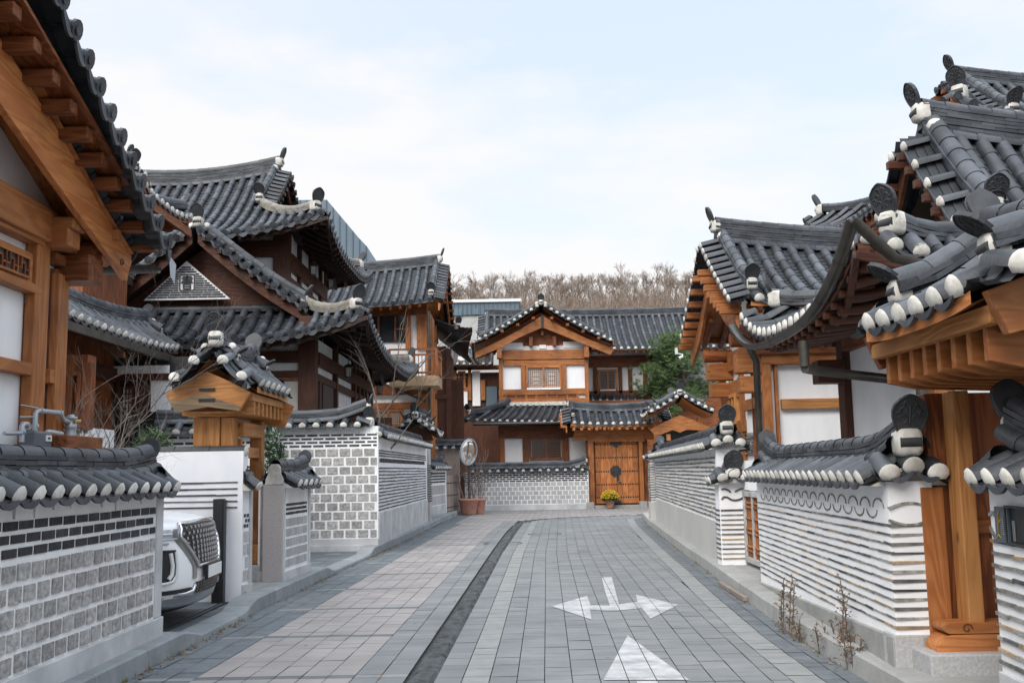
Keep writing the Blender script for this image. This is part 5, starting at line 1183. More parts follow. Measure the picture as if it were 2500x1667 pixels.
    coping(e,tuple(pe.P(a0-.3,0,-.12))[:2],tuple(pe.P(a1+.25,0,-.12))[:2],z1,.3,(0,0),courses=3,rise=.15,sp=.34)
    d=thing('plank_gate','weathered beige plank gate with three iron bands, left of the planters','gate',(-2.2,34.9,.1))
    pd=Plane((-2.32,34.2),(-2.0,36.2)); mb=MB(); n_=9
    for i in range(n_): pd.box(mb,lerp(0,pd.L,i/n_)+.003,lerp(0,pd.L,(i+1)/n_)-.003,.18,1.38,-.05,0,'grey_z')
    o=mb.build('planks',d,None,.004); mb=MB(); 
    for z in(.3,.7,1.12): pd.box(mb,0,pd.L,z-.015,z+.015,.001,.008,'iron')
    mb.build('band',o)
    s=thing('boundary_wall','narrow grey block wall end with small coping beyond the ribbed wall','wall',(-2.35,32,.1))
    px=Plane((-2.62,30.9),(-2.3,33.9)); wall_core(s,px,0,px.L,.1,1.6,.3,'mortar'); mb=MB(); blocks(mb,px,.1,px.L-.15,rows(.45,1.1,2,.04),.5,.05,'granitesmooth',.01,.004); mb.build('stone_blocks',s)
    mb=MB(); blocks(mb,px,.1,px.L-.15,rows(1.14,1.5,4,.035),.3,.05,'brick',.008,.004); mb.build('dark_bricks',s); mb=MB(); px.box(mb,px.L-.12,px.L+.01,.1,1.6,-.31,.02,'white'); px.box(mb,0,px.L-.121,.1,.44,-.31,.02,'plinth'); mb.build('trim',s)
    coping(s,(-2.76,31),(-2.45,33.8),1.6,.33,(0,.9),courses=3,rise=.15,sp=.3,ov=(0,.05))
    x=thing('timber_house','dark weathered house side with low tiled eaves, far left corner of the lane','house',(-3,39,.1))
    slab(x,'wall',-6,-2.5,37.6,42.5,.1,6.2,'red_z'); slab(x,'post',-2.5,-2.32,37.5,37.7,.1,6.1,'red_z'); slab(x,'beam',-6,-2.3,37.48,37.6,4.2,4.4,'red_x'); 
    mb=MB(); E=Poly([V((-1.45,36.7,6.75)),V((-1.65,37.6,6.25)),V((-1.75,39,6.05)),V((-1.7,42.5,6.1))]); T=Poly([V((-3.0,37.4,7.25)),V((-3.1,38,7.25)),V((-3.1,39.4,7.2)),V((-3.1,42.5,7.2))]); roof_field(mb,mb,E,T,sp=.3,lip=.05); mb.grid(lambda s_,t_:E(s_).lerp(T(s_),t_)-UP*.12,8,2,'soffit'); r_=mb.build('roof',x)
    ornament(r_,(-2.0,37.0,7.0),(.5,-.8,0),1.0)
    mb=MB(); mb.tube([(-1.45,37.2,6.3),(-1.5,39,5.9),(-1.45,42,5.95)],.06,'gutter',n=8,arc=(PI,2*PI),up=UP); mb.build('gutter',x)
back_house()

def right_house():
    t=thing('timber_house','orange timber house with a white-tipped gable roof turned to the lane, right side','house',(7,18,.15))
    w=lambda a,b,z:V((a,18.1+b,z))
    hanok_roof(t,w,3.78,13,2.42,4.05,5.32,lift=.06,sag=.06,sp=.30,courses=7,rsag=.32,end='plug',ends=(1,0),osc=1.05,bargeo=False,wm='wood',raf='brown',r=.085,ledge=.13)
    pv=Plane((3.62,15.5),(3.62,21)); 
    ap=(18.1,5.05); 
    for sg,e,zl in((-1,16.0,3.72),(1,20.25,3.62)):
        mb=MB(); up=[];lo=[]
        for i in range(9):
            y=lerp(18.1,e,i/8); z=lerp(5.12,zl+.2,i/8)-.16*math.sin(PI*i/8); up.append(V((3.62,y,z))); lo.append(V((3.62,y,z-.30-.05*math.sin(PI*i/8))))
        mb.prism(up+lo[::-1],(.06,0,0),'wood_y'); mb.build('bargeboard',t,None,.008)
        for i in range(1,9):
            y=lerp(18.1,e,i/8.3); z=lerp(5.12,zl+.2,i/8.3)-.16*math.sin(PI*i/8.3)+.06; mb=MB(); mb.box((3.55,y,z),(.34,.13,.11),'wood_x'); mb.build('verge_joist',t,None,.008)
    slab(t,'wall',4.24,12,16.84,19.4,.15,4.0,'white'); mb=MB(); mb.prism([(4.3,16.84,4.0),(4.3,19.4,4.0),(4.3,18.1,4.75)],(.1,0,0),'white'); mb.build('gable_wall',t)
    f=Plane((4.2,16.8),(12,16.8)); s=Plane((4.2,19.4),(4.2,16.8)); L=s.L
    # corner post, front wall
    post(t,f,r4(760,90),r4(838,600),.12,'wood',z0=.2); post(t,f,r4(838,90),r4(884,600),.05,'wood',z0=.2); post(t,f,r4(1275,90),r4(1330,560),.10,'red',z0=.2)
    beam(t,f,r4(884,300),r4(1280,352),.05,'gold','x'); beam(t,f,r4(760,40),r4(1280,90),.12,'wood','x',a1=7.5); slab(t,'beam',4.1,11,16.6,16.8,3.35,3.6,'brown_x')
    # lane side
    post(t,s,r4(535,170),r4(562,560),.08,'wood',z0=.2); post(t,s,r4(645,60),r4(672,560),.06,'wood',z0=.2); post(t,s,r4(722,60),r4(745,600),.06,'brown',z0=.2)
    beam(t,s,r4(560,215),r4(645,285),.05,'wood','y'); window(t,s,r4(590,278),r4(642,445),'gold','y',2,'darkglass',(2,6),.07,.06); beam(t,s,r4(560,445),r4(672,490),.05,'wood','y')
    beam(t,s,r4(672,310),r4(760,350),.05,'wood','y'); beam(t,s,r4(540,60),r4(760,62),.07,'wood','y',a0=-.2); 
    z1=s.sz(r4(600,495))[1]; mb=MB(); stripes(mb,s,.2,L-.4,[z1-.07*i for i in range(1,7)],'tilestrip',.022,.012,.24,.004); mb.build('tile_lines',t)
    # bracket at far end of gable
    for z0,z1,x0 in((3.05,3.38,3.75),(2.72,3.0,3.8)): slab(t,'bracket',x0,4.3,16.72,16.98,z0,z1,'wood_x',.02); slab(t,'bracket',x0,4.3,19.2,19.45,z0+.1,z1+.1,'wood_x',.02)
    mb=MB(); mb.tube([(3.7,16.9,3.62),(4.3,16.9,3.62)],.12,'brown_x',n=10); mb.tube([(3.7,19.3,3.62),(4.3,19.3,3.62)],.12,'brown_x',n=10); mb.tube([(3.7,18.1,4.85),(4.3,18.1,4.85)],.12,'brown_x',n=10); mb.build('purlin',t)
    c=thing('security_camera','small grey security camera and junction box on the right house bracket','camera',(3.75,18.9,3.0)); mb=MB(); P=s.P(*s.sz(r1(335,1205)),.5); mb.tube([P+V((.04,0,.03)),P+V((-.06,-.07,-.015))],.028,'plate',n=10); mb.tube([P+V((-.06,-.07,-.015)),P+V((-.065,-.078,-.017))],.024,'black',n=10); mb.build('camera_body',c); mb=MB(); Q=s.P(*s.sz(r1(300,1158)),.5); mb.box(Q,(.06,.07,.15),'plaster'); mb.build('junction_box',c,None,.01); mb=MB(); mb.tube([P+V((.03,.02,.03)),P+V((.06,.05,.08)),Q+V((.03,0,-.05))],.01,'plate',n=6); mb.build('bracket',c)

    # near hip-and-gable wing
    h=thing('timber_house','hip-and-gable tiled wing with bronze gutters, in front of the right gable house','house',(7,12,.15))
    w=lambda a,b,z:V((a,11.85+b,z))
    hanok_roof(h,w,3.3,13,2.45,3.14,5.12,1.75,0,gb=.95,vsp=.40,vr=1.35,vtilt=.5,lift=.50,sag=.085,sp=.26,end='plug',courses=7,rsag=.38,ends=(1,0),osc=1.1,wm='red',raf='red',bargeo=True,hipl=.77,r=.085,ledge=.13,rafd=.9,rafsp=.27,relief=True)
    # gutters follow the eaves a little outside them
    B=2.45; mb=MB(); cz=lambda b:3.14+.5*abs(b/B)**3-.13
    pth=[V((3.17,11.85+B*1.05*i/12,cz(B*1.05*i/12)-(.0))) for i in range(12,-14,-1)]
    mb.tube(pth,.062,'gutter',n=9,arc=(PI*.92,PI*2.08),up=UP); mb.tube([p-UP*.0 for p in pth],.056,'gutter',n=9,arc=(PI*2.08,PI*.92),up=UP)
    p0=pth[-1]; clz=lambda a:3.14+.5*max(0,abs((a-8.15)/4.85))**3-.13
    p2=[p0]+[V((a,9.24,clz(a))) for a in(3.6,4.2,5,6,7.5,9)]; mb.tube(p2,.062,'gutter',n=9,arc=(PI*.92,PI*2.08),up=UP); mb.tube(p2,.056,'gutter',n=9,arc=(PI*2.08,PI*.92),up=UP)
    for i in range(2,24,3):
        q=pth[i]; mb.tube([q-UP*.0,q+(pth[i-1]-q).normalized()*.03],.067,'gutter',n=9,arc=(PI*.92,PI*2.08),up=UP)
    mb.build('gutter',h)
    mb=MB(); q=Plane((3.17,14),(3.17,9)); a=q.P(*q.sz(r1(1030,1090))); mb.tube([a,a-UP*.28],.055,'gutter',n=9); e=a-UP*.3
    mb.tube([e,e+V((.25,.2,-.02)),V((4.2,11.2,e.z-.1)),V((4.45,10.3,e.z-.14))],.055,'gutter',n=9)
    pq=f.P(*f.sz(r4(705,80)),1.0); pq2=f.P(*f.sz(r4(728,600)),1.0); mb.build('downpipe',h); mb=MB(); mb.tube([V((3.30,13.9,3.15)),V((3.42,14.0,2.95)),V((3.42,14.05,.2))],.05,'gutter',n=9); mb.build('downpipe',h); mb=MB(); mb.tube([V((4.02,9.85,3.0)),V((4.02,9.85,.2))],.06,'gutter',n=9); mb.build('downpipe',h)
    slab(h,'wall',4.38,12,10.3,13.05,.15,3.6,'white'); slab(h,'post',4.28,4.5,12.95,13.2,.15,3.2,'red_z',.01); slab(h,'post',4.28,4.5,10.2,10.42,.15,3.2,'wood_z',.01)
    slab(h,'beam',4.28,4.4,10.42,12.95,2.95,3.2,'brown_y'); slab(h,'bracket',3.95,4.3,12.92,13.2,2.55,2.85,'red_x',.015)
    mb=MB(); gw=w(4.5,0,0); mb.build('gable_infill',h)

    # taller house behind
    k=thing('timber_house','tall house behind with disc-ended tiles and brown fascia, top right corner','house',(12,20,.15))
    w=lambda a,b,z:V((a,20.7+b,z))
    hanok_roof(k,w,7.5,18,4.3,6.75,9.3,2.1,0,lift=.95,sag=.07,sp=.29,end='disc',courses=5,rsag=.35,ends=(1,0),osc=1.25,wm='brown',raf='brown',relief=True,lip=.06)
    mb=MB()
    for sg in(0,):
        E=[V((7.62,20.7+4.3*i/14,6.75+.95*abs(i/14)**3-.16)) for i in range(-14,15)]
        for a,b in zip(E,E[1:]): mb.bar(a,b,.05,.2,'brown_y')
        cl=lambda a:.95*max(0,abs((a-12.75)/5.25))**3
        E=[V((7.62+.5*i,16.5,6.75+cl(7.62+.5*i)-.16)) for i in range(20)]
        for a,b in zip(E,E[1:]): mb.bar(a,b,.05,.2,'brown_x')
    mb.build('fascia',k); slab(k,'wall',8.7,17,17.8,23.6,.15,7.0,'white')

    # gate at right
    g=thing('timber_gate','tall timber gate with grained boards and carved base beam, nearest on the right','gate',(3.2,6.4,.15))
    w=lambda a,b,z:V((3.32+b,6.2+a,z))
    hanok_roof(g,w,-1.0,.58,.92,2.38,2.86,lift=.04,sag=.05,sp=.25,vsp=.34,ve0=.2,vc=2,vosc=.95,vtilt=1.0,r=.085,courses=4,rsag=.10,axis='y',osc=.9,wm='wood',raf='wood',rafters=False,bargeo=False,relief=True)
    for Y,dy,m_ in((5.12,.07,'wood_x'),(7.0,-.07,'brown_x')):
        mb=MB(); mb.prism([(2.46,Y,2.38),(3.32,Y,2.70),(4.18,Y,2.38),(4.08,Y,2.15),(3.32,Y,2.34),(2.56,Y,2.15)],V((0,dy,0)),m_); mb.build('gable_board',g,None,.008)
    slab(g,'fascia',2.50,2.58,5.2,6.95,2.22,2.32,'gold_y',.006)
    for i in range(8):
        y=6.85-i*.205; mb=MB(); mb.prism([(2.56,y,2.23),(2.56,y,2.04),(2.75,y,2.0),(3.3,y,1.98),(4.05,y,2.04),(4.05,y,2.23),(3.3,y,2.52)],(0,-.055,0),'wood_x'); mb.build('rafter',g,None,.004)
    slab(g,'boarding',2.62,4.05,5.25,6.95,2.19,2.2,'brown_y')
    a=Plane((2.5,6.93),(4.5,6.93)); b=Plane((2.5,6.80),(4.5,6.80)); c=Plane((2.5,6.97),(4.5,6.97))
    member(g,'side_board',a,r5(1050,445),r5(1250,1380),-.05,0,'wood_z',.006)
    x0=b.sz(r6(178,160))[0]; x1=b.sz(r6(318,1300))[0]; zt=1.98; zb=b.sz(r6(280,1300))[1]
    slab(g,'post',2.955,3.06,6.74,6.92,zb,zt,'gold_z',.008); slab(g,'jamb',2.86,2.9,6.98,7.12,1.3,1.98,'brown_z',.006)
    slab(g,'grained_board',2.9,3.9,6.985,7.02,.3,1.98,'brown_z'); slab(g,'stile',3.52,3.60,6.88,6.98,.3,1.98,'wood_z',.006)
    for z0,z1 in((1.33,1.42),(1.02,1.11)): slab(g,'rail',3.06,3.52,6.93,6.98,z0,z1,'wood_x',.006)
    slab(g,'beam',2.9,4.1,6.72,6.8,1.9,2.03,'brown_x',.006) if False else None
    # carved base beam: two rounded lobes with a scroll
    q=Plane((2.5,6.72),(4.2,6.72)); s0,z0=q.sz(r6(163,1437)); s1,z1=q.sz(r6(440,1300)); zm=q.sz(r6(300,1352))[1]; s1+=.4; mb=MB()
    lobe=lambda sa,za,zb_,r_:[q.P(s1,za,0)]+[q.P(s1,zb_,0)]+[q.P(sa+r_-r_*math.sin(PI*.5*i/6) ,zb_-(zb_-za)*.5*(1-math.cos(PI*.5*i/6)),0) for i in range(7)]+[q.P(sa+ (.0 if za>z0+.01 else .05)*(i/4),lerp((za+zb_)/2,za,i/4),0) for i in range(1,5)]
    h0=zm-.004-z0; mb.prism([q.P(s1,z0),q.P(s0,z0)]+[q.P(s0+.125*(1-math.cos(PI*.5*i/7)),z0+h0*(.2+.8*math.sin(PI*.5*i/7))) for i in range(8)]+[q.P(s1,zm-.004)],V((0,.2,0)),'wood_x')
    h1=z1-zm-.002; mb.prism([q.P(s1,zm+.002)]+[q.P(s0+.06+h1/2-h1*.62*math.sin(PI*i/9),zm+.002+h1*.5*(1-math.cos(PI*i/9))) for i in range(10)]+[q.P(s1,z1)],V((0,.2,0)),'wood_x')
    cc=q.P(s0+.2,(zm+z1)/2,.004); mb.tube([cc+q.x*(.035*math.cos(a)*(1-a/9))+UP*(.035*math.sin(a)*(1-a/9)) for a in [i*.5 for i in range(14)]],.005,'red_y',n=4); mb.build('base_beam',g,None,.012)
    st=Plane((2.5,6.62),(4.2,6.62)); a0,zz0=st.sz(r6(135,1515)); a1,zz1=st.sz(r6(445,1440)); mb=MB(); st.box(mb,a0,a1+.5,.12,zz1,-.35,0,'granitesmooth'); mb.build('base_stone',g,None,.012)
    slab(g,'door',3.4,3.46,5.6,6.7,.4,2.0,'wood_z')
right_house()
# ---------------------------------------------------------------- beyond the houses
def backdrop():
    mb=MB(); from mathutils import noise
    def hz(x,y):
        t=max(0,min(1,(y-95)/95)); return -.3+31.6*t*t*(3-2*t)*(1+.10*noise.noise(V((x*.012,2,0)))+ .0008*x)
    mb.grid(lambda a,b:V((lerp(-170,190,a),lerp(92,300,b),hz(lerp(-170,190,a),lerp(92,300,b)))),40,40,'hillground'); structure(mb.build('hill'))
    def bare(seed,h,rust):
        random.seed(seed); m=MB(); tm='hillrust' if rust else 'hilltwig'
        def br(p,d,l,r,dep):
            q=p+d*l; m.tube([p,lerp(p,q,.5)+V((random.uniform(-.04,.04)*l,random.uniform(-.04,.04)*l,0)),q],[max(r,.017),max(r*.8,.016),max(r*.62,.013)],'bark' if dep<1 and not rust else tm,n=3 if dep>0 else 5,caps=False)
            if dep>=5: return
            for i in range(random.choice((3,3,4)) if dep<3 else 3):
                a=random.uniform(.25,.75) if dep else random.uniform(.2,.55); az=random.uniform(0,2*PI)
                o=d.orthogonal().normalized(); o=Matrix.Rotation(az,3,d)@o; nd=(d*math.cos(a)+o*math.sin(a)+V((0,0,.18))).normalized()
                br(lerp(p,q,random.uniform(.45,1)),nd,l*random.uniform(.55,.8),r*.52,dep+1)
        br(V((0,0,-.3)),V((random.uniform(-.06,.06),0,1)).normalized(),h*.36,h*.014,0)
        return m
    protos=[]
    for i in range(7):
        rust=i==6; o=bare(40+i,9,rust).build('bare_tree'); protos.append(o)
    random.seed(3); k=0
    labs=['bare grey-brown winter tree on the wooded hill','bare winter tree keeping rusty brown leaves on the wooded hill']
    grp=['bare trees on the hill','rusty trees on the hill']
    for row in range(7):
        y=134+row*10.5; x=-30+random.uniform(0,2)
        while x<52:
            i=random.choice((0,1,2,3,4,5,0,1,2,3,4,5,6)); 
            if row<2 and random.random()<.35: i=6
            src=protos[i]; o=src if src.get('label') is None else src.copy()
            if o is not src: COL.objects.link(o)
            yy=y+random.uniform(-4,4); s=random.uniform(.72,1.1)*(1.0 if row>2 else .85); o.location=(x,yy,hz(x,yy)); o.rotation_euler=(0,0,random.uniform(0,6.28)); o.scale=(s,s,s*random.uniform(.9,1.1))
            tag(o,labs[i==6],'tree',grp[i==6]); x+=random.uniform(1.55,2.5)
    # brushwood low on the slope
    m=MB()
    for i in range(9000):
        x=random.uniform(-45,70); y=random.uniform(118,205); z=hz(x,y); h=random.uniform(1.5,4.6); d=V((random.uniform(-.5,.5),random.uniform(-.3,.3),1)); w_=random.uniform(.03,.07)
        mm=random.choice(('hilltwig','hilltwig','hillrust','twig'))
        for j in range(3):
            d2=d+V((random.uniform(-.6,.6),random.uniform(-.4,.4),0)); p=V((x+random.uniform(-.6,.6),y,z-.1)); m.add([p-V((w_,0,0)),p+V((w_,0,0)),p+d2*h],[(0,1,2)],mm)
    o=m.build('undergrowth'); o['kind']='stuff'
    # modern blocks
    b=thing('modern_building','flat blue-grey clad office block below the wooded hill','building',(-2,78,0)); p=Plane((-10,75),(10,75))
    x0=p.P(*p.sz((1098,760))).x; x1=p.P(*p.sz((1267,760))).x; z1=p.sz((1180,738))[1]; z2=p.sz((1180,768))[1]
    slab(b,'upper_storey',x0-3,x1,75,90,z2,z1,'clad'); slab(b,'lower_storey',x0-3,x1-.2,75.15,90,0,z2-.01,'concrete'); slab(b,'parapet',x0-3.1,x1+.15,74.85,90.1,z1,z1+.22,'plate')
    for c0,c in((c6(62,300),c6(106,336)),(c6(172,298),c6(195,330)),(c6(225,300),c6(262,330))): member(b,'window',p,c0,c,-.05,.04,'glassfar',0)
    for i in range(16): x=lerp(x0,x1,i/16); mb=MB(); mb.box((x,74.98,(z1+z2)/2),(.04,.06,z1-z2),'cladline'); mb.build('cladding_seam',b)
    mb=MB(); p2=p.P(*p.sz(c6(268,240)),-3); mb.box(p2,(.5,.5,.8),'plate'); mb.tube([p2,p2+UP*1.2],.05,'satin',n=5); mb.build('roof_vent',b)
    d=thing('modern_building','tall dark metal-clad building with sloping roofline behind the big house','building',(-14,66,0)); q=Plane((-40,62),(0,62))
    poly=[(700,489),(798,488),(877,582),(896,602),(907,640),(912,1100),(700,1100)]; pts=[q.P(*q.sz(c)) for c in poly]; mb=MB(); mb.prism(pts,V((0,16,0)),'clad'); mb.build('shell',d)
    mb=MB(); xs=[p_.x for p_ in pts]; 
    x=xs[0]
    tops=[(pts[0].x,pts[0].z),(pts[1].x,pts[1].z),(pts[2].x,pts[2].z),(pts[3].x,pts[3].z),(pts[4].x,pts[4].z)]
    while x<pts[4].x-.1:
        for (a,za),(b_,zb_) in zip(tops,tops[1:]):
            if a<=x<=b_: z=lerp(za,zb_,(x-a)/(b_-a)); mb.box((x,61.97,(z+3)/2),(.05,.06,z-3.02),'cladline')
        x+=.42
    mb.build('standing_seam',d); mb=MB(); mb.tube([pts[1]+V((-.4,1,0)),pts[1]+V((-.4,1,.7))],.03,'satin',n=4); mb.build('mast',d)
backdrop()

# ---------------------------------------------------------------- the white car
def car():
    th=.05; f=V((math.cos(th),math.sin(th),0)); l=V((-math.sin(th),math.cos(th),0)); O=V((-3.125,10.45,.045))
    t=thing('parked_car','large white car with a studded chrome grille, nosing out of the left parking bay','car',tuple(O-f*2.4))
    Lc=4.9; hw=.985
    W=lambda x,y,z:O+f*x+l*y+UP*z
    SB=[(.16,.16,.10),(.24,.05,.03),(.36,.015,.0),(.50,.0,.0),(.66,.01,.0),(.82,.03,.0),(.95,.06,.012),(1.01,.10,.04),(1.045,.20,.09),(1.07,.34,.16)]
    def sb(z):
        for (a,p,i),(b,q,j) in zip(SB,SB[1:]):
            if z<=b: k=max(0,(z-a)/(b-a)); return lerp(p,q,k),lerp(i,j,k)
        return SB[-1][1:]
    def fx(y,z,A=.55,n=2.5):
        s,i=sb(z); u=min(1,abs(y)/(hw-i)); return -s-A*(1-(1-u**n)**(1/n))
    def ring(z,s,i,rear=.0,A=.55,n=2.5,N=13):
        w=hw-i; pts=[]
        for k in range(-N,N+1):
            a=k/N*PI/2; y=w*(1 if a>0 else -1)*abs(math.sin(a))**(2/n); x=-s-A*(1-abs(math.cos(a))**(2/n)); pts.append(W(x,y,z))
        for k in range(N,-N-1,-1):
            a=k/N*PI/2; y=w*(1 if a>0 else -1)*abs(math.sin(a))**(2/n); x=-Lc+rear+.35*(1-abs(math.cos(a))**(2/n)); pts.append(W(x,y,z))
        return pts
    rings=[ring(z,s,i) for z,s,i in SB]+[ring(1.115,.75,.17),ring(1.15,1.25,.16,.1),ring(1.22,1.42,.15,.12)]
    rings+=[ring(1.42,1.75,.20,.2,.25),ring(1.62,2.1,.27,.32,.2),ring(1.70,2.3,.36,.45,.2),ring(1.725,2.6,.55,.7,.2)]
    mb=MB(); n=len(rings[0]); vs=[p for r_ in rings for p in r_]
    mb.add(vs,[(k*n+j,k*n+(j+1)%n,(k+1)*n+(j+1)%n,(k+1)*n+j) for k in range(len(rings)-1) for j in range(n)]+[list(range((len(rings)-1)*n,len(rings)*n)),list(range(n))[::-1]],'carpaint',True)
    body=mb.build('body',t)
    sub=body.modifiers.new('smooth','SUBSURF'); sub.levels=1; sub.render_levels=1
    def patch(name,y0,y1,z0,z1,off,m,par=t,nu=14,nv=4,smooth=True,th_=.0):
        mb=MB(); Z0=z0 if callable(z0) else (lambda y:z0); Z1=z1 if callable(z1) else (lambda y:z1)
        def fn(u,v): y=lerp(y0,y1,u); z=lerp(Z0(y),Z1(y),v); return W(fx(y,z)+off,y,z)
        mb.grid(fn,nu,nv,m,smooth); return mb.build(name,par) if name else mb
    wz=lambda z:lerp(.40,.66,max(0,min(1,(z-.60)/.28))) if z<.88 else lerp(.66,.60,(z-.88)/.12)
    # grille
    g=MB(); nz=16; vs=[]
    for i in range(nz+1):
        z=lerp(.585,1.0,i/nz); w=wz(z)
        for j in range(21): y=lerp(-w,w,j/20); vs.append(W(fx(y,z)+.012,y,z))
    g.add(vs,[(i*21+j,i*21+j+1,(i+1)*21+j+1,(i+1)*21+j) for i in range(nz) for j in range(20)],'black',True); gr=g.build('grille',t)
    s=MB(); r_=0
    z=.625
    while z<.985:
        w=wz(z)-.045; y=-w+(.047 if r_%2 else 0)
        while y<=w:
            c=W(fx(y,z)+.014,y,z); s.add([c-l*.031+UP*.012,c+l*.031+UP*.012,c-UP*.026,c+f*.016+UP*.004,c-l*.031+UP*.019,c+l*.031+UP*.019],[(0,3,1),(0,2,3),(1,3,2),(0,1,5,4)],'chrome'); y+=.094
        z+=.048; r_+=1
    s.build('grille_studs',gr)
    fr=MB(); bd=[]
    for i in range(17): z=lerp(.585,1.0,i/16); bd.append((-wz(z),z))
    top=[(lerp(-.60,.60,i/12),1.0+.012*(1-abs(i/6-1))) for i in range(1,12)]; bd=bd+top+[(-y,z) for y,z in bd[::-1]]+[(lerp(.40,-.40,i/8),.585) for i in range(1,8)]
    P=[]
    for y,z in bd+[bd[0]]: P.append(W(fx(y,z)+.014,y,z))
    fr.tube(P,.022,'chrome',n=7); fr.build('grille_frame',gr)
    for sg in(-1,1):
        mb=MB(); pts=[(.66,.95),(.735,.93),(.70,.80),(.52,.60),(.50,.47),(.36,.47),(.40,.585)]; 
        def fn(u,v): z=lerp(.47,.96,v); a=(wz(max(z,.585)) if z>.585 else .40)+.018; b=a+.075; y=sg*lerp(a,b,u); return W(fx(y,z)+.008,y,z)
        mb.grid(fn,3,14,'satin'); mb.build('grille_flank',t)
        hl=patch('headlight',sg*.735,sg*.955,lambda y:.875+.02*(abs(y)-.73),lambda y:.955+.03*(abs(y)-.73),.007,'lamp'); mb=MB(); mb.tube([W(fx(y,.915)+.012,y,.915) for y in [sg*lerp(.75,.94,i/8) for i in range(9)]],.008,'plate',n=5); mb.build('light_strip',hl)
        mb=MB(); mb.tube([W(fx(y,.867)+.008,y,.867) for y in [sg*lerp(.70,.95,i/8) for i in range(9)]],.007,'chrome',n=5); mb.tube([W(fx(y,.835)+.006,y,.83) for y in [sg*lerp(.80,.86,i/4) for i in range(5)]],.012,'lamp',n=5); mb.build('trim',t)
        fg=patch('fog_lamp',sg*.745,sg*.94,lambda y:.47+.5*max(0,.80-abs(y)),lambda y:.755,.008,'black'); mb=MB(); pp=[(.745,.752),(.742,.62),(.752,.53),(.79,.475),(.85,.462),(.94,.46)]; mb.tube([W(fx(sg*y,z)+.014,sg*y,z) for y,z in pp],.016,'plate',n=6); mb.tube([W(fx(sg*y,z)+.012,sg*y,z) for y,z in((.745,.757),(.85,.762),(.94,.762))],.012,'black',n=6); mb.tube([W(fx(sg*y,z)+.012,sg*y,z) for y,z in((.80,.74),(.79,.62),(.80,.54),(.83,.50))],.022,'plate',n=6); mb.build('lamp_surround',fg)
        patch('air_intake',sg*.50,sg*.93,.355,.395,.008,'black'); 
        mb=MB(); mb.tube([W(fx(sg*y,z)+.012,sg*y,z) for y,z in((.92,.335),(.6,.34),(.47,.352),(.44,.41))],.018,'chrome',n=6); mb.build('trim',t)
    patch('lower_grille',-.43,.43,.325,.435,.010,'black')
    mb=MB()
    for i in range(11):
        for z in(.35,.38,.41): y=-.38+i*.076; c=W(fx(y,z)+.012,y,z); mb.add([c-l*.02,c+l*.02,c-UP*.016+f*.006,c+UP*.012+f*.006],[(0,2,1),(0,1,3)],'chrome')
    mb.build('lower_studs',t)
    patch('skid_plate',-.93,.93,lambda y:.215,lambda y:.315-.0*abs(y),.014,'satin',nu=30); patch('front_lip',-.9,.9,.17,.212,-.03,'rubber',nu=24)
    pl=MB(); c=W(fx(0,.52)+.035,0,.515); pl.box(c,(.03,.56,.15),'black',f,l,UP); o=pl.build('plate_holder',t,None,.006); pl=MB(); pl.box(c+f*.018,(.008,.52,.115),'plate',f,l,UP); pl.build('licence_plate',o)
    # glazing and wheels
    mb=MB(); mb.add([W(-1.52,-.66,1.24),W(-1.52,.66,1.24),W(-2.12,.58,1.63),W(-2.12,-.58,1.63)],[(0,1,2,3)],'darkglass'); mb.build('windscreen',t)
    for sg in(-1,1):
        for x0,x1 in((-2.0,-2.95),(-3.0,-3.9),(-3.95,-4.5)): mb=MB(); mb.add([W(x0,sg*.836,1.24),W(x1,sg*.836,1.24),W(x1-.0,sg*.735,1.6),W(x0-.3,sg*.735,1.6)],[(0,1,2,3)],'darkglass'); mb.build('side_window',t)
        for x in(-.98,-3.88):
            mb=MB(); mb.lathe(W(x,sg*.84,.355)-l*sg*.0,[(.24,-.11),(.34,-.12),(.365,-.09),(.365,.09),(.34,.12),(.24,.11)],'rubber',24,axis=l*sg); wo=mb.build('wheel',t); mb=MB(); mb.lathe(W(x,sg*.84,.355),[(.24,.06),(.235,.10),(.2,.085),(.07,.10),(.03,.12)],'satin',20,axis=l*sg); mb.build('rim',wo)
        mb=MB(); mb.lathe(W(-1.75,sg*1.04,1.24),[(.03,-.10),(.09,-.06),(.1,.05),(.05,.09)],'carpaint',10,axis=l); mb.build('wing_mirror',t)
car()
def bay_fittings():
    p=thing('gate_post','black steel gate post standing against the screen wall behind the car','post',(-3.45,11.86,0.05)); slab(p,'channel',-3.515,-3.40,11.82,11.94,.05,1.235,'black',.006); slab(p,'edge_strip',-3.398,-3.382,11.83,11.92,.05,1.22,'iron')
    r=thing('gate_rail','dark steel sliding gate rail set into the parking bay floor','rail',(-3.4,10.5,.05)); mb=MB(); mb.bar((-3.33,9.0,.056),(-3.33,11.8,.056),.03,.02,'iron'); mb.bar((-3.40,9.0,.052),(-3.40,11.8,.052),.012,.016,'iron'); mb.build('track',r)
bay_fittings()

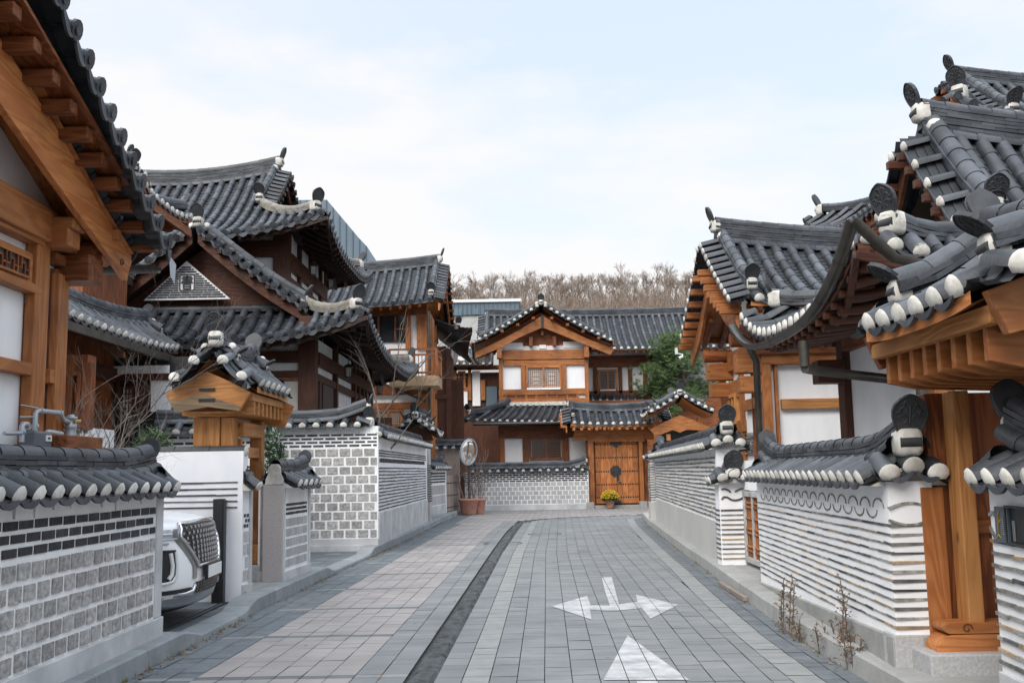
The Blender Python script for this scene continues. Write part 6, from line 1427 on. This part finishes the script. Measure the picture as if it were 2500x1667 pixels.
# ---------------------------------------------------------------- plants and small things
def branchy(mb,p,d,l,r,dep,md,m,spread=(.25,.7),kids=(2,3),up=.15,bend=.06,nmin=4):
    pts=[p];q=p.copy();dd=d.copy(); k=4
    for i in range(k):
        dd=(dd+V((random.uniform(-bend,bend),random.uniform(-bend,bend),random.uniform(-bend,bend)*.5))).normalized(); q=q+dd*(l/k); pts.append(q.copy())
    mb.tube(pts,[lerp(r,r*.6,i/k) for i in range(k+1)],m,n=max(nmin,6-dep),caps=False)
    if dep>=md: return
    for i in range(random.randint(*kids)+ (1 if dep==0 else 0)):
        a=random.uniform(*spread); j=random.randint(1,k); o=Matrix.Rotation(random.uniform(0,6.28),3,dd)@dd.orthogonal().normalized()
        branchy(mb,pts[j],(dd*math.cos(a)+o*math.sin(a)+V((0,0,up))).normalized(),l*random.uniform(.5,.75),r*.58,dep+1,md,m,spread,kids,up,bend,3)
def tuft(mb,c,n,ln,w,m,up=.3,dirb=None):
    for i in range(n):
        d=V((random.gauss(0,1),random.gauss(0,1),random.gauss(0,.8)+up)); d.normalize()
        if dirb is not None: d=(d+dirb*.7).normalized()
        s=d.orthogonal().normalized()*w; e=c+d*(ln*random.uniform(.7,1.2)); mb.add([c-s,c+s,e],[(0,1,2)],m)
def plants():
    random.seed(21)
    t=thing('bare_shrub','leafless many-stemmed shrub behind the tile-capped wall, left side','shrub',(-4.6,11,.15)); mb=MB()
    for i in range(8):
        x=-4.95+i*.1+random.uniform(-.04,.04); y=10.9+random.uniform(-.35,.35); d=V((-.42+.1*i+random.uniform(-.1,.1),random.uniform(-.2,.2),1)).normalized()
        m2=MB(); branchy(m2,V((x*.6-4.5*.4,y,.15)),d,1.6*random.uniform(.75,1.05),.015,0,5,'twig',(.3,.8),(2,3),.15,.12,4); m2.build('stem',t)
    t=thing('bare_tree','thin leafless tree behind the ribbed white wall','tree',(-3.1,21.0,.15)); mb=MB(); branchy(mb,V((-3.15,21.0,.15)),V((.02,0,1)),2.5,.035,0,4,'bark',(.3,.8),(2,3),.12,.07,5); mb.build('branches',t)
    for (x,y,z,rx,rz,lab) in((-5.0,14.0,1.75,.30,.42,'small dark evergreen shrub beside the golden gate post, showing above the screen wall'),(-3.55,14.9,1.3,.2,.95,'small dark evergreen shrub glimpsed behind the right post of the golden gate')):
        t=thing('evergreen_shrub',lab,'shrub',(x,y,.15)); mb=MB()
        for i in range(520):
            a=random.uniform(0,6.28);b=random.uniform(-1,1);r_=random.uniform(.45,1.05); c=V((x+rx*r_*math.cos(a)*math.sqrt(1-b*b),y+rx*r_*math.sin(a)*math.sqrt(1-b*b),z+rz*r_*b)); tuft(mb,c,9,.11,.006,'needledark' if random.random()<.75 else 'needle',.5)
        mb.build('foliage',t); mb=MB(); mb.tube([(x,y,.15),(x,y,z+.2)],[.04,.02],'bark',n=6); mb.build('trunk',t)
    # pine
    t=thing('pine_tree','bushy green pine behind the side gate roof at the end of the lane','tree',(7.2,43,.1)); mb=MB(); tr=MB()
    tr.tube([(7.6,43,.1),(7.4,43,2.5),(7.7,43,4.2),(7.2,43,6.0)],[.2,.17,.13,.05],'bark',n=8); random.seed(8)
    pads=[]
    for i in range(46):
        z=random.uniform(3.7,7.0); k=1-abs(z-5.1)/2.6; a=random.uniform(0,6.28); rr=random.uniform(.3,1)*1.75*max(.25,k); c=V((7.15+rr*math.cos(a),43+rr*math.sin(a)*.9,z)); pads.append(c)
        tr.tube([V((7.45,43,z-.5)),lerp(V((7.45,43,z-.5)),c,.6)+V((0,0,-.05)),c],[.045,.03,.012],'bark',n=5)
        for j in range(64):
            o=V((random.gauss(0,.32),random.gauss(0,.32),random.gauss(0,.19))); tuft(mb,c+o,17,.21,.009,'needle' if random.random()<.85 else 'needledark',.75)
    tr.build('trunk',t); mb.build('crown',t)
    # planters and mirror
    def planter(x,y,r,h,lab,sd):
        p=thing('planter',lab,'planter',(x,y,0)); mb=MB(); mb.lathe((x,y,0),[(r*.70,.02),(r*.74,.05),(r*.92,h*.78),(r*.96,h*.80),(r*.94,h*.83),(r*1.04,h*.86),(r*1.06,h*.98),(r*1.0,h),(r*.9,h*.99),(r*.88,h*.9)],'terracotta',28); mb.build('pot',p)
        mb=MB(); mb.lathe((x,y,h*.86),[(r*.9,0),(r*.5,.03),(.01,.05)],'soil',18); mb.build('soil',p); random.seed(sd); mb=MB()
        for i in range(7): a=random.uniform(0,6.28); branchy(mb,V((x+.5*r*math.cos(a),y+.5*r*math.sin(a),h*.85)),V((.35*math.cos(a),.35*math.sin(a),1)).normalized(),.62 if sd!=31 else 1.1,.014,0,3,'twig',(.3,.7),(2,3),.15,.1,4)
        mb.build('bare_plant',p)
    planter(-1.62,35.6,.35,.56,'larger terracotta planter with tall bare twigs, left of the two',31); planter(-1.30,36.0,.28,.54,'smaller terracotta planter with low bare twigs, right of the two',32)
    m=thing('traffic_mirror','round convex traffic mirror on a dark pole above the terracotta planters','mirror',(-1.62,35.75,.5)); mb=MB(); mb.tube([(-1.60,35.8,.4),(-1.60,35.8,1.85)],.045,'iron',n=8); mb.build('pole',m)
    n=V((.80,-.58,-.13)).normalized(); x=n.cross(UP); c=V((-1.60,35.66,2.18)); mb=MB(); prof=[(.45,-.03),(.44,.0),(.40,.018),(.3,.034),(.15,.045),(.005,.05)]
    mb.lathe(c,prof[1:],'mirror',32,axis=n); mb.build('glass',m); mb=MB(); mb.lathe(c,[(.43,-.05),(.475,-.03),(.48,.02),(.44,.028),(.435,.0)],'steel',32,axis=n); mb.lathe(c-n*.06,[(.3,0),(.45,.02)],'steel',24,axis=n); mb.tube([c-n*.05,V((-1.60,35.8,1.9))],.03,'iron',n=6); mb.build('rim',m)
    # chrysanthemum
    f=thing('flower_pot','terracotta pot of yellow chrysanthemums by the studded double gate','flower pot',(3.62,38.75,.1)); X,Y,Z=3.62,38.62,.03
    mb=MB(); mb.lathe((X,Y,Z),[(.12,0),(.17,.22),(.185,.23),(.185,.28),(.16,.28)],'terracotta',20); mb.build('pot',f); mb=MB(); random.seed(4)
    for i in range(420):
        a=random.uniform(0,6.28);b=random.uniform(-.25,1); r_=random.uniform(.85,1.03); p=V((X+.34*r_*math.cos(a)*math.sqrt(1-min(1,b*b)),Y+.34*r_*math.sin(a)*math.sqrt(1-min(1,b*b)),Z+.42+.26*r_*b)); tuft(mb,p,7,.035,.014,'flower',.6)
    o=mb.build('flowers',f); mb=MB()
    for i in range(300):
        a=random.uniform(0,6.28);b=random.uniform(-.7,.6); r_=random.uniform(.5,.92); p=V((X+.33*r_*math.cos(a),Y+.33*r_*math.sin(a),Z+.40+.2*b)); tuft(mb,p,5,.06,.018,'leaf',.3)
    mb.build('leaves',f)
    # dry weeds along the right kerb
    def weed(x,y,h,ns,lab,sd):
        random.seed(sd); w=thing('dry_weed',lab,'weed',(x,y,.0),'dry weeds at the right kerb'); mb=MB(); lf=MB()
        for i in range(ns):
            b=V((x+random.uniform(-.07,.07),y+random.uniform(-.1,.1),.0)); d=V((random.uniform(-.14,.14),random.uniform(-.14,.14),1)).normalized(); hh=h*random.uniform(.55,1.05); pts=[b]
            for k in range(7): d=(d+V((random.uniform(-.08,.08),random.uniform(-.08,.08),0))).normalized(); pts.append(pts[-1]+d*hh/7)
            mb.tube(pts,[.004]*8,'weed',n=4,caps=False)
            for k in range(int(34*hh/.5)):
                p=pts[random.randint(1,7)] if random.random()<.4 else lerp(pts[1],pts[6],random.random()**1.5); e=p+V((random.gauss(0,.03),random.gauss(0,.03),random.uniform(.01,.05))); mb.tube([p,e],.0018,'weed',n=3,caps=False); tuft(lf,e,3,.022,.007,'weed' if random.random()<.8 else 'leafdry',.3)
        mb.build('stalks',w); lf.build('dry_leaves',w)
    for i,(u,v,h,ns,lab) in enumerate(((1922,1545,.66,4,'tallest clump of dry brown weeds at the right kerb'),(1968,1566,.2,3,'low dry weed just right of the tallest clump'),(2012,1590,.24,3,'low bushy dry weed midway along the right kerb'),(2078,1622,.60,2,'thin tall dry weed in front of the wall corner'),(2055,1612,.28,3,'bushy dry weed left of the thin tall stalk'),(2098,1640,.30,4,'dry weed lowest in view at the right kerb'))):
        r_=CM@V(((u-1250)/FPX,-(v-833.5)/FPX,-1)); k=-EYE/r_.z; weed(r_.x*k,r_.y*k,h,ns,lab,50+i)
    # litter and grass in the gutter joints
    random.seed(77); g=MB(); lv=MB()
    for i in range(1500):
        side=random.random()<.62; y=random.uniform(5,31)**1.0; fx_=kL if side else kR; x=fx_(y)+(1 if side else -1)*abs(random.gauss(0,.045))+ (0.0 if side else -.0); 
        from mathutils import noise
        if noise.noise(V((y*.9,3 if side else 9,0)))<-.05: continue
        if random.random()<.5: tuft(g,V((x,y,.0)),4,random.uniform(.02,.055),.003,'grassdry',1.2)
        else:
            s=random.uniform(.012,.03); a=random.uniform(0,6.28); c=V((x+random.uniform(-.03,.03),y,.008)); u_=V((math.cos(a),math.sin(a),random.uniform(-.2,.3)))*s; v_=V((-math.sin(a),math.cos(a),random.uniform(-.2,.3)))*s*.5; lv.add([c-u_,c+v_,c+u_,c-v_],[(0,1,2,3)],'leafdry')
    for i in range(60):
        y=random.uniform(5,36); x=random.uniform(kL(y),kR(min(y,31))); s=random.uniform(.012,.025); a=random.uniform(0,6.28); c=V((x,y,.008)); u_=V((math.cos(a),math.sin(a),.1))*s; v_=V((-math.sin(a),math.cos(a),.2))*s*.5; lv.add([c-u_,c+v_,c+u_,c-v_],[(0,1,2,3)],'leafdry')
    o=g.build('grass'); o['kind']='stuff'; o=lv.build('fallen_leaves'); o['kind']='stuff'
    t=thing('timber_strip','square brown timber strip lying against the right kerb','timber',(2.6,12.3,.02)); mb=MB(); mb.bar((2.60,13.1,.03),(2.56,11.5,.03),.055,.05,'grey_y'); mb.build('strip',t,None,.005)
    for i,(u,v,lab) in enumerate(((1330,1303,'round paved manhole cover right of the drain, farther up the lane'),(1228,1326,'round paved manhole cover straddling the drain edge'))):
        r_=CM@V(((u-1250)/FPX,-(v-833.5)/FPX,-1)); k=-EYE/r_.z; c=V((r_.x*k,r_.y*k,0)); t=thing('manhole_cover',lab,'manhole cover',tuple(c)); mb=MB(); n=40
        for j in range(n):
            a=2*PI*j/n;b=2*PI*(j+1)/n; q=lambda a,r:(c.x+r*math.cos(a),c.y+r*math.sin(a),.0045); mb.add([q(a,.37),q(b,.37),q(b,.405),q(a,.405)],[(0,1,2,3)],'iron')
        mb.build('ring',t)
plants()
